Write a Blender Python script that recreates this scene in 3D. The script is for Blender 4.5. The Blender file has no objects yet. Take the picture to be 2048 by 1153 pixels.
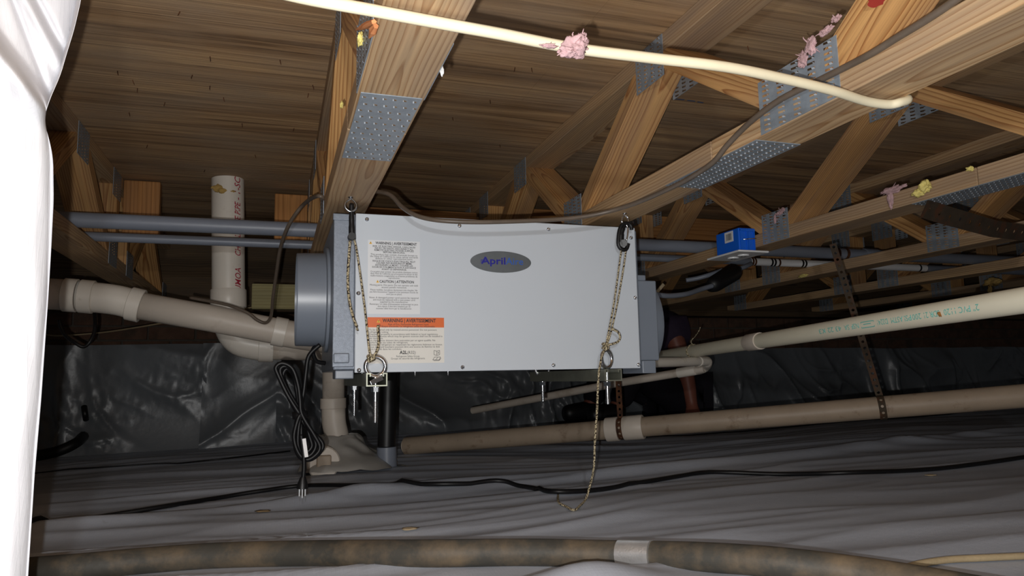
import bpy, bmesh, math, random
from mathutils import Vector, Matrix, noise
random.seed(7)
S = bpy.context.scene
C = S.collection
PI = math.pi

# ------------------------------------------------------------------ camera
FPX = 1422.29
RX = ((0.95000303, 0.02065243, 0.31155693),
      (-0.31163584, 0.12479047, 0.94197157),
      (-0.01942533, -0.99196815, 0.12498737))     # world <- (right, down, forward)
cd = bpy.data.cameras.new('camera')
cd.sensor_width = 36.0
cd.lens = FPX * 36.0 / 2048.0
cd.clip_start = 0.01
cam = bpy.data.objects.new('camera', cd)
C.objects.link(cam)
cam.matrix_world = Matrix(((RX[0][0], -RX[0][1], -RX[0][2], 0), (RX[1][0], -RX[1][1], -RX[1][2], 0),
                           (RX[2][0], -RX[2][1], -RX[2][2], 0), (0, 0, 0, 1)))
S.camera = cam

# ------------------------------------------------------------------ light
S.view_settings.view_transform = 'Standard'
S.view_settings.look = 'None'
S.view_settings.gamma = 1
S.view_settings.use_curve_mapping = False
S.view_settings.exposure = 0.22
W = bpy.data.worlds.new('world')
S.world = W
W.use_nodes = True
W.node_tree.nodes['Background'].inputs['Color'].default_value = (0.85, 0.92, 1.0, 1)
W.node_tree.nodes['Background'].inputs['Strength'].default_value = 0.03


def lamp(name, loc, watt, radius, col):
    l = bpy.data.lights.new(name, 'POINT')
    l.energy = watt
    l.shadow_soft_size = radius
    l.color = col
    o = bpy.data.objects.new(name, l)
    C.objects.link(o)
    o.location = loc
    return o


lamp('phone_flash', (-0.028, 0.0, -0.028), 32.0, 0.004, (1.0, 0.985, 0.96))      # the phone's own flash, below left of the lens
lamp('head_lamp', (-0.03, -0.38, 0.22), 18.0, 0.02, (0.98, 0.99, 1.0))          # the photographer's head lamp


# ------------------------------------------------------------------ helpers
def ray(x, y):
    a, b = (x - 1024.0) / FPX, (y - 576.5) / FPX
    return Vector([RX[i][0] * a + RX[i][1] * b + RX[i][2] for i in range(3)])


def P(x, y, X=None, Y=None, Z=None, d=None):
    r = ray(x, y)
    if X is not None: return r * (X / r.x)
    if Y is not None: return r * (Y / r.y)
    if Z is not None: return r * (Z / r.z)
    return r * d


class MB:
    def __init__(s, org=(0, 0, 0)):
        s.v = []; s.f = []; s.uv = []; s.o = Vector(org); s.m = []; s.mi = 0

    def add(s, vs, fs, uvs=None):
        n = len(s.v)
        s.v += [Vector(p) for p in vs]
        for i, f in enumerate(fs):
            s.f.append([n + k for k in f])
            s.uv.append(uvs[i] if uvs else [(vs[k][0], vs[k][2]) for k in f])
            s.m.append(s.mi)
        return s

    def box(s, a, b):
        x0, y0, z0 = a; x1, y1, z1 = b
        vs = [(x0, y0, z0), (x1, y0, z0), (x1, y1, z0), (x0, y1, z0), (x0, y0, z1), (x1, y0, z1), (x1, y1, z1), (x0, y1, z1)]
        fs = [(3, 2, 1, 0), (4, 5, 6, 7), (0, 1, 5, 4), (1, 2, 6, 5), (2, 3, 7, 6), (3, 0, 4, 7)]
        ax = max(range(3), key=lambda i: abs(b[i] - a[i]))
        uvs = []
        for f in fs:
            uvs.append([(vs[k][ax], sum(vs[k][j] - (a[j] + b[j]) / 2 for j in range(3) if j != ax)) for k in f])
        return s.add(vs, fs, uvs)

    def prism(s, p0, p1, side, up0=None, pts=((-.5, -.5), (.5, -.5), (.5, .5), (-.5, .5)), w=1, t=1):
        """bar from p0 to p1; section corners = side*w*a + up*t*b"""
        p0, p1 = Vector(p0), Vector(p1)
        d = (p1 - p0); L = d.length; d.normalize()
        side = (Vector(side) - d * Vector(side).dot(d)).normalized()
        up = d.cross(side) if up0 is None else Vector(up0)
        n = len(pts)
        vs = [p0 + side * (w * a) + up * (t * b) for a, b in pts] + [p1 + side * (w * a) + up * (t * b) for a, b in pts]
        fs = [tuple(reversed(range(n))), tuple(range(n, 2 * n))]
        uvs = [[(0, k * .01) for k in range(n)], [(0, k * .01) for k in range(n)]]
        per = 0
        for k in range(n):
            j = (k + 1) % n
            e = ((pts[k][0] - pts[j][0]) * w, (pts[k][1] - pts[j][1]) * t)
            le = math.hypot(*e)
            fs.append((k, j, n + j, n + k))
            uvs.append([(0, per), (0, per + le), (L, per + le), (L, per)])
            per += le
        return s.add(vs, fs, uvs)

    def tube(s, pts, r, n=10, cap=True, closed=False, twist=0.0):
        pts = [Vector(p) for p in pts]
        m = len(pts)
        rr = r if isinstance(r, (list, tuple)) else [r] * m
        tg = []
        for i in range(m):
            a = pts[(i - 1) % m] if (closed or i > 0) else pts[i]
            b = pts[(i + 1) % m] if (closed or i < m - 1) else pts[i]
            t = (b - a)
            tg.append(t.normalized() if t.length > 1e-9 else Vector((0, 0, 1)))
        ref = Vector((0, 0, 1)) if abs(tg[0].z) < .9 else Vector((1, 0, 0))
        nrm = (ref - tg[0] * ref.dot(tg[0])).normalized()
        vs = []; us = []; L = 0
        for i in range(m):
            if i:
                L += (pts[i] - pts[i - 1]).length
            nrm = (nrm - tg[i] * nrm.dot(tg[i]))
            nrm = nrm.normalized() if nrm.length > 1e-6 else Vector((1, 0, 0))
            bi = tg[i].cross(nrm)
            us.append(L)
            for k in range(n):
                a = 2 * PI * k / n + twist * L
                vs.append(pts[i] + (nrm * math.cos(a) + bi * math.sin(a)) * rr[i])
        fs = []; uvs = []
        R0 = max(rr)
        for i in range(m if closed else m - 1):
            j = (i + 1) % m
            u0 = us[i]; u1 = us[j] if j else us[i] + .01
            for k in range(n):
                q = (k + 1) % n
                fs.append((i * n + k, i * n + q, j * n + q, j * n + k))
                c0, c1 = 2 * PI * R0 * k / n, 2 * PI * R0 * (k + 1) / n
                uvs.append([(u0, c0), (u0, c1), (u1, c1), (u1, c0)])
        if cap and not closed:
            fs.append(tuple(reversed(range(n)))); uvs.append([(0, 0)] * n)
            fs.append(tuple(range((m - 1) * n, m * n))); uvs.append([(us[-1], 0)] * n)
        return s.add(vs, fs, uvs)

    def lathe(s, p0, axis, prof, n=24):
        """prof: list of (distance along axis, radius)"""
        axis = Vector(axis).normalized()
        return s.tube([Vector(p0) + axis * a for a, r in prof], [max(r, 1e-5) for a, r in prof], n) if False else s._lathe(Vector(p0), axis, prof, n)

    def _lathe(s, p0, ax, prof, n):
        ref = Vector((0, 0, 1)) if abs(ax.z) < .9 else Vector((1, 0, 0))
        nr = (ref - ax * ref.dot(ax)).normalized(); bi = ax.cross(nr)
        vs = []; fs = []; uvs = []
        for a, r in prof:
            for k in range(n):
                t = 2 * PI * k / n
                vs.append(p0 + ax * a + (nr * math.cos(t) + bi * math.sin(t)) * max(r, 1e-5))
        for i in range(len(prof) - 1):
            for k in range(n):
                q = (k + 1) % n
                fs.append((i * n + k, i * n + q, (i + 1) * n + q, (i + 1) * n + k))
                r = prof[i][1]
                uvs.append([(prof[i][0], r * t) for t in (0, .1)] + [(prof[i + 1][0], r * t) for t in (.1, 0)])
        return s.add(vs, fs, uvs)

    def grid(s, fn, nu, nv):
        vs = [fn(i / nu, j / nv) for j in range(nv + 1) for i in range(nu + 1)]
        fs = []; uvs = []
        for j in range(nv):
            for i in range(nu):
                a = j * (nu + 1) + i
                fs.append((a, a + 1, a + nu + 2, a + nu + 1))
                uvs.append([(i / nu, j / nv), ((i + 1) / nu, j / nv), ((i + 1) / nu, (j + 1) / nv), (i / nu, (j + 1) / nv)])
        return s.add(vs, fs, uvs)

    def mesh(s, name, mats, smooth=False):
        me = bpy.data.meshes.new(name)
        o = s.o
        me.from_pydata([tuple(p - o) for p in s.v], [], s.f)
        ul = me.uv_layers.new(name='UVMap')
        flat = []
        for u in s.uv:
            for a in u:
                flat += [a[0], a[1]]
        ul.data.foreach_set('uv', flat)
        for m in (mats if isinstance(mats, (list, tuple)) else [mats]):
            me.materials.append(m)
        if any(s.m):
            me.polygons.foreach_set('material_index', s.m)
        if smooth:
            me.polygons.foreach_set('use_smooth', [True] * len(s.f))
        me.update()
        return me

    def build(s, name, mats, parent=None, smooth=False, bevel=0, auto=None):
        me = s.mesh(name, mats, smooth)
        o = bpy.data.objects.new(name, me)
        C.objects.link(o)
        if parent is not None:
            o.parent = parent
        else:
            o.location = s.o
        if auto is not None:
            bm = bmesh.new(); bm.from_mesh(me)
            bmesh.ops.remove_doubles(bm, verts=bm.verts, dist=1e-6)
            bmesh.ops.recalc_face_normals(bm, faces=bm.faces)
            for e in bm.edges:
                if len(e.link_faces) == 2 and e.calc_face_angle(0) > auto:
                    e.smooth = False
            for f in bm.faces: f.smooth = True
            bm.to_mesh(me); bm.free()
        if bevel:
            b = o.modifiers.new('bevel', 'BEVEL'); b.width = bevel; b.segments = 2; b.limit_method = 'ANGLE'; b.angle_limit = math.radians(40)
        return o


def tag(o, label=None, cat=None, group=None, kind=None):
    if label: o['label'] = label
    if cat: o['category'] = cat
    if group: o['group'] = group
    if kind: o['kind'] = kind
    return o


def thing(name, loc, label, cat, group=None):
    o = bpy.data.objects.new(name, None)
    o.empty_display_size = .02
    C.objects.link(o)
    o.location = loc
    return tag(o, label, cat, group)


def catmull(pts, k=6):
    pts = [Vector(p) for p in pts]
    out = []
    n = len(pts)
    for i in range(n - 1):
        p0 = pts[max(i - 1, 0)]; p1 = pts[i]; p2 = pts[i + 1]; p3 = pts[min(i + 2, n - 1)]
        for j in range(k):
            t = j / k
            out.append(.5 * ((2 * p1) + (p2 - p0) * t + (2 * p0 - 5 * p1 + 4 * p2 - p3) * t * t + (3 * p1 - p0 - 3 * p2 + p3) * t ** 3))
    out.append(pts[-1])
    return out


# ------------------------------------------------------------------ materials
def srgb(r, g, b):
    f = lambda c: (c / 255 / 12.92) if c / 255 <= .04045 else ((c / 255 + .055) / 1.055) ** 2.4
    return (f(r), f(g), f(b), 1)


def newmat(name, rough=.5, metal=0.0, spec=.5):
    m = bpy.data.materials.new(name)
    m.use_nodes = True
    nt = m.node_tree
    b = nt.nodes['Principled BSDF']
    b.inputs['Roughness'].default_value = rough
    b.inputs['Metallic'].default_value = metal
    b.inputs['Specular IOR Level'].default_value = spec
    return m, nt, b


def ramp(nt, stops, src):
    r = nt.nodes.new('ShaderNodeValToRGB')
    e = r.color_ramp.elements
    while len(e) < len(stops): e.new(.5)
    for k, (p, c) in enumerate(stops):
        e[k].position = p; e[k].color = c
    nt.links.new(src, r.inputs[0])
    return r.outputs[0]


def tex(nt, kind, vec, **kw):
    t = nt.nodes.new(kind)
    nt.links.new(vec, t.inputs['Vector'])
    for k, v in kw.items():
        t.inputs[k].default_value = v
    return t


def coord(nt, out='Object', scale=(1, 1, 1), rnd=True, rot=(0, 0, 0)):
    tc = nt.nodes.new('ShaderNodeTexCoord')
    mp = nt.nodes.new('ShaderNodeMapping')
    mp.inputs['Scale'].default_value = scale
    mp.inputs['Rotation'].default_value = rot
    if rnd:
        oi = nt.nodes.new('ShaderNodeObjectInfo')
        mu = nt.nodes.new('ShaderNodeMath'); mu.operation = 'MULTIPLY'; mu.inputs[1].default_value = 37.0
        nt.links.new(oi.outputs['Random'], mu.inputs[0])
        ad = nt.nodes.new('ShaderNodeVectorMath'); ad.operation = 'ADD'
        nt.links.new(tc.outputs[out], ad.inputs[0]); nt.links.new(mu.outputs[0], ad.inputs[1])
        nt.links.new(ad.outputs[0], mp.inputs['Vector'])
    else:
        nt.links.new(tc.outputs[out], mp.inputs['Vector'])
    return mp.outputs[0]


def mix(nt, fac, a, b, mode='MIX'):
    m = nt.nodes.new('ShaderNodeMix'); m.data_type = 'RGBA'; m.blend_type = mode
    for k, s in ((0, fac), (6, a), (7, b)):
        if hasattr(s, 'is_linked') or hasattr(s, 'links'):
            nt.links.new(s, m.inputs[k])
        else:
            m.inputs[k].default_value = s
    return m.outputs[2]


def bump(nt, b, h, dist=.002, strength=.5):
    n = nt.nodes.new('ShaderNodeBump')
    n.inputs['Distance'].default_value = dist; n.inputs['Strength'].default_value = strength
    nt.links.new(h, n.inputs['Height']); nt.links.new(n.outputs[0], b.inputs['Normal'])


def plain(name, col, rough=.5, metal=0.0, var=.15, scale=12, bmp=0.0, spec=.5, dirt=None, dirt_at=(.55, .7), dscale=6):
    m, nt, b = newmat(name, rough, metal, spec)
    v = coord(nt)
    n = tex(nt, 'ShaderNodeTexNoise', v, Scale=scale, Detail=5.0, Roughness=.6)
    lo = tuple(c * (1 - var) for c in col[:3]) + (1,); hi = tuple(min(1, c * (1 + var)) for c in col[:3]) + (1,)
    c = ramp(nt, [(.3, lo), (.7, hi)], n.outputs[0])
    if dirt:
        d = tex(nt, 'ShaderNodeTexNoise', v, Scale=dscale, Detail=6.0, Roughness=.65)
        f = ramp(nt, [(dirt_at[0], (0, 0, 0, 1)), (dirt_at[1], (1, 1, 1, 1))], d.outputs[0])
        c = mix(nt, f, c, dirt)
    nt.links.new(c, b.inputs['Base Color'])
    if bmp:
        n2 = tex(nt, 'ShaderNodeTexNoise', v, Scale=scale * 8, Detail=3.0)
        bump(nt, b, n2.outputs[0], bmp, .6)
    return m


def mth(nt, op, a, b=None, c=None):
    n = nt.nodes.new('ShaderNodeMath'); n.operation = op
    for k, q in enumerate((a, b, c)):
        if q is None: continue
        if hasattr(q, 'links'): nt.links.new(q, n.inputs[k])
        else: n.inputs[k].default_value = q
    return n.outputs[0]


def wood(name, light, dark, period=.0062, rough=.75, grey=.6, wander=.03):
    """flat-sawn board: growth rings round a pith below the face; grain along U of the UV map (metres), V from the face centre"""
    m, nt, b = newmat(name, rough, 0, .3)
    tc = nt.nodes.new('ShaderNodeTexCoord'); oi = nt.nodes.new('ShaderNodeObjectInfo')
    sp_ = nt.nodes.new('ShaderNodeSeparateXYZ'); nt.links.new(tc.outputs['UV'], sp_.inputs[0])
    rnd = oi.outputs['Random']
    rnd2 = mth(nt, 'FRACT', mth(nt, 'MULTIPLY', rnd, 7.31))
    u = mth(nt, 'ADD', sp_.outputs[0], mth(nt, 'MULTIPLY', rnd, 37.0))
    def nz(us, vs, detail=2.0):
        cb = nt.nodes.new('ShaderNodeCombineXYZ')
        nt.links.new(mth(nt, 'MULTIPLY', u, us), cb.inputs[0]); nt.links.new(mth(nt, 'MULTIPLY', sp_.outputs[1], vs), cb.inputs[1]); nt.links.new(mth(nt, 'MULTIPLY', rnd, 50.0), cb.inputs[2])
        t = nt.nodes.new('ShaderNodeTexNoise'); t.inputs['Scale'].default_value = 1.0; t.inputs['Detail'].default_value = detail
        nt.links.new(cb.outputs[0], t.inputs['Vector'])
        return t.outputs[0]
    big = mth(nt, 'SUBTRACT', nz(1.5, 3.0), .5)
    d = mth(nt, 'ADD', mth(nt, 'MULTIPLY_ADD', rnd2, .035, .006), mth(nt, 'MULTIPLY', big, wander * 2.2))
    v = mth(nt, 'ADD', sp_.outputs[1], mth(nt, 'MULTIPLY', mth(nt, 'SUBTRACT', rnd, .5), .04))
    v = mth(nt, 'ADD', v, mth(nt, 'MULTIPLY', mth(nt, 'SUBTRACT', nz(2.4, 1.0), .5), .016))
    r_ = mth(nt, 'SQRT', mth(nt, 'ADD', mth(nt, 'MULTIPLY', v, v), mth(nt, 'MULTIPLY', d, d)))
    r_ = mth(nt, 'ADD', r_, mth(nt, 'MULTIPLY', nz(7.0, 60.0), .0035))
    fr_ = mth(nt, 'FRACT', mth(nt, 'DIVIDE', r_, period))
    lm = tuple(a * .9 + c * .1 for a, c in zip(light, dark)); md = tuple(a * .35 + c * .65 for a, c in zip(light, dark))
    col = ramp(nt, [(0, light), (.5, lm), (.8, md), (.92, dark), (1.0, light)], fr_)
    fib = ramp(nt, [(.3, (.82, .82, .82, 1)), (.7, (1.1, 1.1, 1.1, 1))], nz(5.0, 240.0, 3.0))
    col = mix(nt, 1.0, col, fib, 'MULTIPLY')
    mr = nt.nodes.new('ShaderNodeMapRange'); mr.inputs['To Min'].default_value = .84; mr.inputs['To Max'].default_value = 1.12
    nt.links.new(rnd2, mr.inputs[0])
    col = mix(nt, 1.0, col, mr.outputs[0], 'MULTIPLY')
    g = grey
    sf = ramp(nt, [(.40, (0, 0, 0, 1)), (.70, (g, g, g, 1))], nz(2.0, 16.0, 4.0))
    lum = (light[0] + light[1] + light[2]) / 3
    col = mix(nt, sf, col, tuple(c * .35 + lum * .28 for c in dark[:3]) + (1,))
    nt.links.new(col, b.inputs['Base Color'])
    bump(nt, b, fr_, .0006, .25)
    return m


M = {}
M['chord'] = wood('pine_chord', srgb(200, 168, 128), srgb(160, 120, 80))
M['web'] = wood('pine_web', srgb(204, 158, 102), srgb(150, 98, 54), .0058, .75, .45)
M['orange'] = wood('pine_block', srgb(184, 130, 76), srgb(156, 104, 56), .012, .75, .3)
M['treated'] = wood('treated_pine', srgb(190, 178, 126), srgb(164, 150, 100), .012, .75, .3)
M['darkwood'] = wood('weathered_wood', srgb(104, 84, 60), srgb(72, 56, 40), .008)
M['splinter'] = wood('split_pine', srgb(214, 142, 92), srgb(180, 106, 60), .006, .75, .1)


def plywood():
    m, nt, b = newmat('plywood', .8, 0, .25)
    v = coord(nt, 'Object', (.5, 9, 1), False)
    n = tex(nt, 'ShaderNodeTexNoise', v, Scale=1.7, Detail=8.0, Roughness=.6, Distortion=.9)
    c = ramp(nt, [(.30, srgb(112, 86, 62)), (.45, srgb(164, 130, 94)), (.58, srgb(194, 158, 116)), (.74, srgb(216, 178, 128))], n.outputs[0])
    v2 = coord(nt, 'Object', (.8, 34, 1), False)
    n2 = tex(nt, 'ShaderNodeTexNoise', v2, Scale=1.3, Detail=4.0, Roughness=.5, Distortion=1.6)
    f = ramp(nt, [(.53, (0, 0, 0, 1)), (.66, (.62, .62, .62, 1))], n2.outputs[0])
    c = mix(nt, f, c, srgb(92, 68, 48))
    v3 = coord(nt, 'Object', (1, 1.8, 1), False)
    n3 = tex(nt, 'ShaderNodeTexNoise', v3, Scale=2.0, Detail=5.0, Roughness=.6)
    f3 = ramp(nt, [(.42, (0, 0, 0, 1)), (.64, (.85, .85, .85, 1))], n3.outputs[0])
    c = mix(nt, f3, c, srgb(166, 142, 116))
    v4 = coord(nt, 'Object', (2.4, 30, 1), False)
    n4 = tex(nt, 'ShaderNodeTexNoise', v4, Scale=1.6, Detail=3.0)
    f4 = ramp(nt, [(.66, (0, 0, 0, 1)), (.76, (.45, .45, .45, 1))], n4.outputs[0])
    c = mix(nt, f4, c, srgb(78, 64, 54))
    nt.links.new(c, b.inputs['Base Color'])
    bump(nt, b, n2.outputs[0], .004, .5)
    return m


M['ply'] = plywood()
M['galv'] = plain('galvanised_steel', srgb(146, 156, 166), .42, .25, .16, 40, 0.0004)
M['tooth_glint'] = plain('plate_tooth_painted_glint', srgb(184, 192, 200), .3, .1, .05, 20)  # paler than the plate: the teeth's glint is painted into this colour
M['steel'] = plain('zinc_steel', srgb(205, 208, 212), .22, 1.0, .08, 20)
M['chrome'] = plain('bright_steel', srgb(226, 228, 232), .12, 1.0, .04, 20)
M['rust'] = plain('rusty_steel', srgb(96, 62, 40), .75, .3, .35, 40, .0005, .3, srgb(60, 38, 28), (.45, .6), 30)
M['rust2'] = plain('dusty_rusty_steel', srgb(66, 55, 43), .75, .1, .25, 30, .0004, .3, srgb(84, 54, 36), (.5, .62), 25)
M['pvc'] = plain('white_pvc', srgb(222, 214, 202), .38, 0, .04, 10, 0, .5, srgb(150, 124, 96), (.62, .85), 9)
M['pvc_dirty'] = plain('dusty_pvc', srgb(204, 193, 180), .45, 0, .05, 10, 0, .4, srgb(150, 130, 108), (.55, .8), 7)
M['pvc_tan'] = plain('tan_pvc', srgb(156, 139, 120), .5, 0, .08, 12, 0, .4, srgb(104, 80, 58), (.58, .74), 18)
M['pvc_cream'] = plain('cream_pvc', srgb(226, 220, 198), .35, 0, .03, 8)
M['pvc_grey'] = plain('grey_conduit_pvc', srgb(124, 130, 142), .42, 0, .06, 10)
M['pvc_white2'] = plain('bright_white_pipe', srgb(235, 235, 235), .4, 0, .03, 10)
M['cable'] = plain('cream_cable_jacket', srgb(232, 221, 190), .45, 0, .04, 20)
M['cable_brown'] = plain('grey_brown_cable_jacket', srgb(98, 86, 75), .42, 0, .15, 30)
M['rubber'] = plain('black_rubber', srgb(16, 16, 18), .45, 0, .15, 20, 0, .35)
M['black_pl'] = plain('black_plastic', srgb(17, 17, 19), .45, 0, .12, 20)
M['cabinet'] = plain('white_powder_coat', srgb(204, 211, 219), .42, 0, .012, 4, 0, .4)
M['grey_body'] = plain('grey_hammertone', srgb(124, 132, 144), .35, .25, .14, 160, .0006)
M['grey_pl'] = plain('grey_duct_plastic', srgb(122, 130, 142), .33, 0, .03, 8)
M['label_white'] = plain('label_paper_white', srgb(224, 226, 229), .5, 0, .01, 5)
M['label_cream'] = plain('label_paper_cream', srgb(226, 223, 216), .5, 0, .01, 5)
M['label_orange'] = plain('label_orange', srgb(222, 106, 44), .5, 0, .02, 5)
M['ink'] = plain('black_ink', srgb(44, 44, 48), .6, 0, .02, 5)
M['ink_yel'] = plain('yellow_ink', srgb(238, 190, 70), .6, 0, .02, 5)
M['ink_red'] = plain('red_pipe_ink', srgb(168, 40, 62), .6, 0, .05, 20)
M['ink_teal'] = plain('teal_pipe_ink', srgb(96, 190, 180), .6, 0, .1, 60)
M['badge'] = plain('brushed_silver_badge', srgb(112, 118, 122), .45, .55, .1, 30)
M['blue1'] = plain('dark_blue_ink', srgb(26, 24, 140), .5, 0, .02, 5)
M['blue2'] = plain('mid_blue_ink', srgb(44, 92, 178), .5, 0, .02, 5)
M['blue_box'] = plain('blue_box_plastic', srgb(20, 104, 226), .4, 0, .03, 5)
M['white_pl'] = plain('white_plastic', srgb(236, 236, 236), .35, 0, .02, 5)
M['dark_slot'] = plain('dark_slot', srgb(20, 20, 22), .6, 0, .02, 5)
M['pink'] = plain('pink_fibreglass', srgb(186, 154, 156), .95, 0, .2, 60, .002, .1)
M['foam'] = plain('yellow_foam', srgb(226, 210, 128), .9, 0, .12, 40, .001, .1)
M['foam_old'] = plain('old_brown_foam', srgb(170, 140, 84), .9, 0, .2, 40, .001, .1)
M['foam_dark'] = plain('dark_brown_foam', srgb(150, 104, 56), .9, 0, .25, 60, .001, .1)
M['skin'] = plain('skin', srgb(140, 84, 68), .5, 0, .06, 10)
M['shirt'] = plain('purple_cotton', srgb(62, 52, 68), .9, 0, .08, 30, .001, .1)
M['trouser'] = plain('black_cotton', srgb(34, 32, 38), .9, 0, .08, 30, .001, .1)
M['hair'] = plain('dark_hair', srgb(40, 30, 24), .7, 0, .2, 80, .001)
M['silver_tape'] = plain('foil_tape', srgb(214, 214, 214), .3, .75, .1, 40, .0006)
M['pencil'] = plain('blue_pencil', srgb(74, 92, 122), .8, 0, .1, 30)
M['red_paint'] = plain('red_marking_paint', srgb(160, 52, 42), .7, 0, .1, 30)
M['mortar'] = plain('mortar', srgb(84, 77, 70), .95, 0, .15, 30, .003, .1)
M['brick'] = plain('red_brick', srgb(92, 70, 58), .9, 0, .25, 18, .002, .1, srgb(72, 62, 54), (.5, .65), 8)
M['mud_pipe'] = plain('muddy_black_pipe', srgb(62, 60, 55), .6, 0, .2, 9, .0015, .3, srgb(104, 90, 72), (.46, .72), 14)
M['tan_cord'] = plain('dusty_tan_cord', srgb(150, 134, 106), .8, 0, .15, 30, .001, .1)
M['leaf'] = plain('dry_leaf', srgb(126, 104, 74), .8, 0, .2, 40)
M['chip'] = plain('pale_wood_chip', srgb(176, 158, 128), .8, 0, .15, 40)
M['wallpatch'] = plain('clear_patch', srgb(120, 124, 126), .4, 0, .1, 20)


def rope_mat():
    m, nt, b = newmat('braided_rope', .85, 0, .2)
    v = coord(nt, 'UV', (260, 320, 1), False, (0, 0, .6))
    t = tex(nt, 'ShaderNodeTexChecker', v, Scale=1.0)
    t.inputs['Color1'].default_value = srgb(206, 194, 164); t.inputs['Color2'].default_value = srgb(170, 156, 124)
    v2 = coord(nt, 'UV', (1, 1, 1), False)
    n = tex(nt, 'ShaderNodeTexNoise', v2, Scale=230.0, Detail=1.0)
    f = ramp(nt, [(.50, (0, 0, 0, 1)), (.56, (1, 1, 1, 1))], n.outputs[0])
    c = mix(nt, f, t.outputs[0], srgb(54, 44, 34))
    nt.links.new(c, b.inputs['Base Color'])
    bump(nt, b, t.outputs[1], .0006, .6)
    return m


M['rope'] = rope_mat()


def sheet_mat(name, col, rough, weave=False, spec=.5, dirt=True):
    m, nt, b = newmat(name, rough, 0, spec)
    v = coord(nt, 'Object', (1, 1, 1), False)
    n = tex(nt, 'ShaderNodeTexNoise', v, Scale=3.0, Detail=6.0, Roughness=.6)
    c = ramp(nt, [(.3, tuple(x * .82 for x in col[:3]) + (1,)), (.7, col)], n.outputs[0])
    if dirt:
        n2 = tex(nt, 'ShaderNodeTexNoise', v, Scale=14.0, Detail=8.0, Roughness=.7)
        f = ramp(nt, [(.66, (0, 0, 0, 1)), (.8, (.8, .8, .8, 1))], n2.outputs[0])
        c = mix(nt, f, c, srgb(104, 94, 84))
    nt.links.new(c, b.inputs['Base Color'])
    h = tex(nt, 'ShaderNodeTexNoise', v, Scale=60.0, Detail=3.0)
    hs = h.outputs[0]
    if weave:
        k = tex(nt, 'ShaderNodeTexBrick', v, Scale=90.0)
        k.inputs['Mortar Size'].default_value = .06
        k.inputs['Brick Width'].default_value = .5; k.inputs['Row Height'].default_value = .5; k.offset = 0
        ad = nt.nodes.new('ShaderNodeMath'); ad.operation = 'MULTIPLY_ADD'; ad.inputs[1].default_value = .6
        nt.links.new(k.outputs['Fac'], ad.inputs[0]); nt.links.new(hs, ad.inputs[2])
        hs = ad.outputs[0]
    bump(nt, b, hs, .0012, .4)
    return m


M['floor'] = sheet_mat('grey_ground_sheet', srgb(176, 182, 194), .46, True)
M['wallsheet'] = sheet_mat('grey_wall_sheet', srgb(106, 110, 114), .34, False, .5)
M['whitesheet'] = sheet_mat('white_sheet', srgb(226, 226, 230), .6, True, .4, False)
M['boot'] = sheet_mat('dirty_clear_wrap', srgb(158, 154, 148), .3, False, .6)

# ------------------------------------------------------------------ text (flat print)
_tc = {}


def glyphs(body, bold=0.0, shear=0.0):
    key = (body, bold, shear)
    if key not in _tc:
        cu = bpy.data.curves.new('print', 'FONT')
        cu.body = body; cu.size = 1.0; cu.offset = bold; cu.shear = shear; cu.resolution_u = 2; cu.fill_mode = 'FRONT'
        o = bpy.data.objects.new('print', cu)
        C.objects.link(o)
        bpy.context.view_layer.update()
        me = bpy.data.meshes.new_from_object(o.evaluated_get(bpy.context.evaluated_depsgraph_get()))
        vs = [(p.co.x, p.co.y) for p in me.vertices]; fs = [tuple(f.vertices) for f in me.polygons]
        bpy.data.objects.remove(o); bpy.data.curves.remove(cu); bpy.data.meshes.remove(me)
        xs = [a for a, b in vs] or [0]
        _tc[key] = (vs, fs, min(xs), max(xs))
    return _tc[key]


def put_text(mb, body, fn, width=None, size=None, bold=0.0, align='L', shear=0.0, x=0.0, y=0.0, maxh=None):
    """fn maps print coordinates (metres right, metres up) to a world point"""
    vs, fs, a, b = glyphs(body, bold, shear)
    sy = size; sx = (width / (b - a)) if width else size
    if sy is None: sy = sx
    w = (b - a) * sx
    x0 = x - (w / 2 if align == 'C' else 0) - a * sx
    pts = [fn(x0 + p * sx, y + q * sy) for p, q in vs]
    mb.add(pts, fs, [[(0, 0)] * len(f) for f in fs])


# ------------------------------------------------------------------ ground
LX = [(-1.6, 1.62), (-.2, 1.80), (.42, 1.86), (.9, 1.84), (1.3, 1.86), (1.9, 1.90), (2.8, 2.0), (5.5, 2.2)]


def interp(tab, x):
    if x <= tab[0][0]: return tab[0][1]
    for (a, b), (c, d) in zip(tab, tab[1:]):
        if x <= c:
            t = (x - a) / (c - a)
            return b + (d - b) * t
    return tab[-1][1]


def ridged(x, y, z=0):
    return 1 - abs(noise.noise(Vector((x, y, z))))


def F(x, y):
    z = -.29 + .021 * x
    wq = noise.noise(Vector((x * .9, y * 1.1, 3.1))) * .28
    u = y + .10 * x + wq
    z += .011 * (ridged(u * 4.6, x * .55, 1.7) ** 5 - .3)
    z += .0058 * (ridged(u * 13, x * 1.3 + 4, 8.2) ** 3 - .4)
    z += .012 * noise.noise(Vector((x * 1.3, y * 1.6, 9.0)))
    d = y - interp(LX, x)
    z += .018 * math.exp(-(d / .045) ** 2) if d < 0 else .018 * math.exp(-(d / .018) ** 2)
    # the hump the foreground pipe disappears behind
    z += .034 * math.exp(-(((x - .40) / .10) ** 2 + ((y - .90) / .05) ** 2))
    z += .02 * math.exp(-(((y - .86) / .09) ** 2)) * (.6 + .4 * noise.noise(Vector((x * 3, 0, 0))))
    return z


def G(x, y, up=0.0):
    r = ray(x, y); z = -.28
    for _ in range(12):
        p = r * (z / r.z)
        z = F(p.x, p.y) + up
    return r * (z / r.z)


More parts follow.
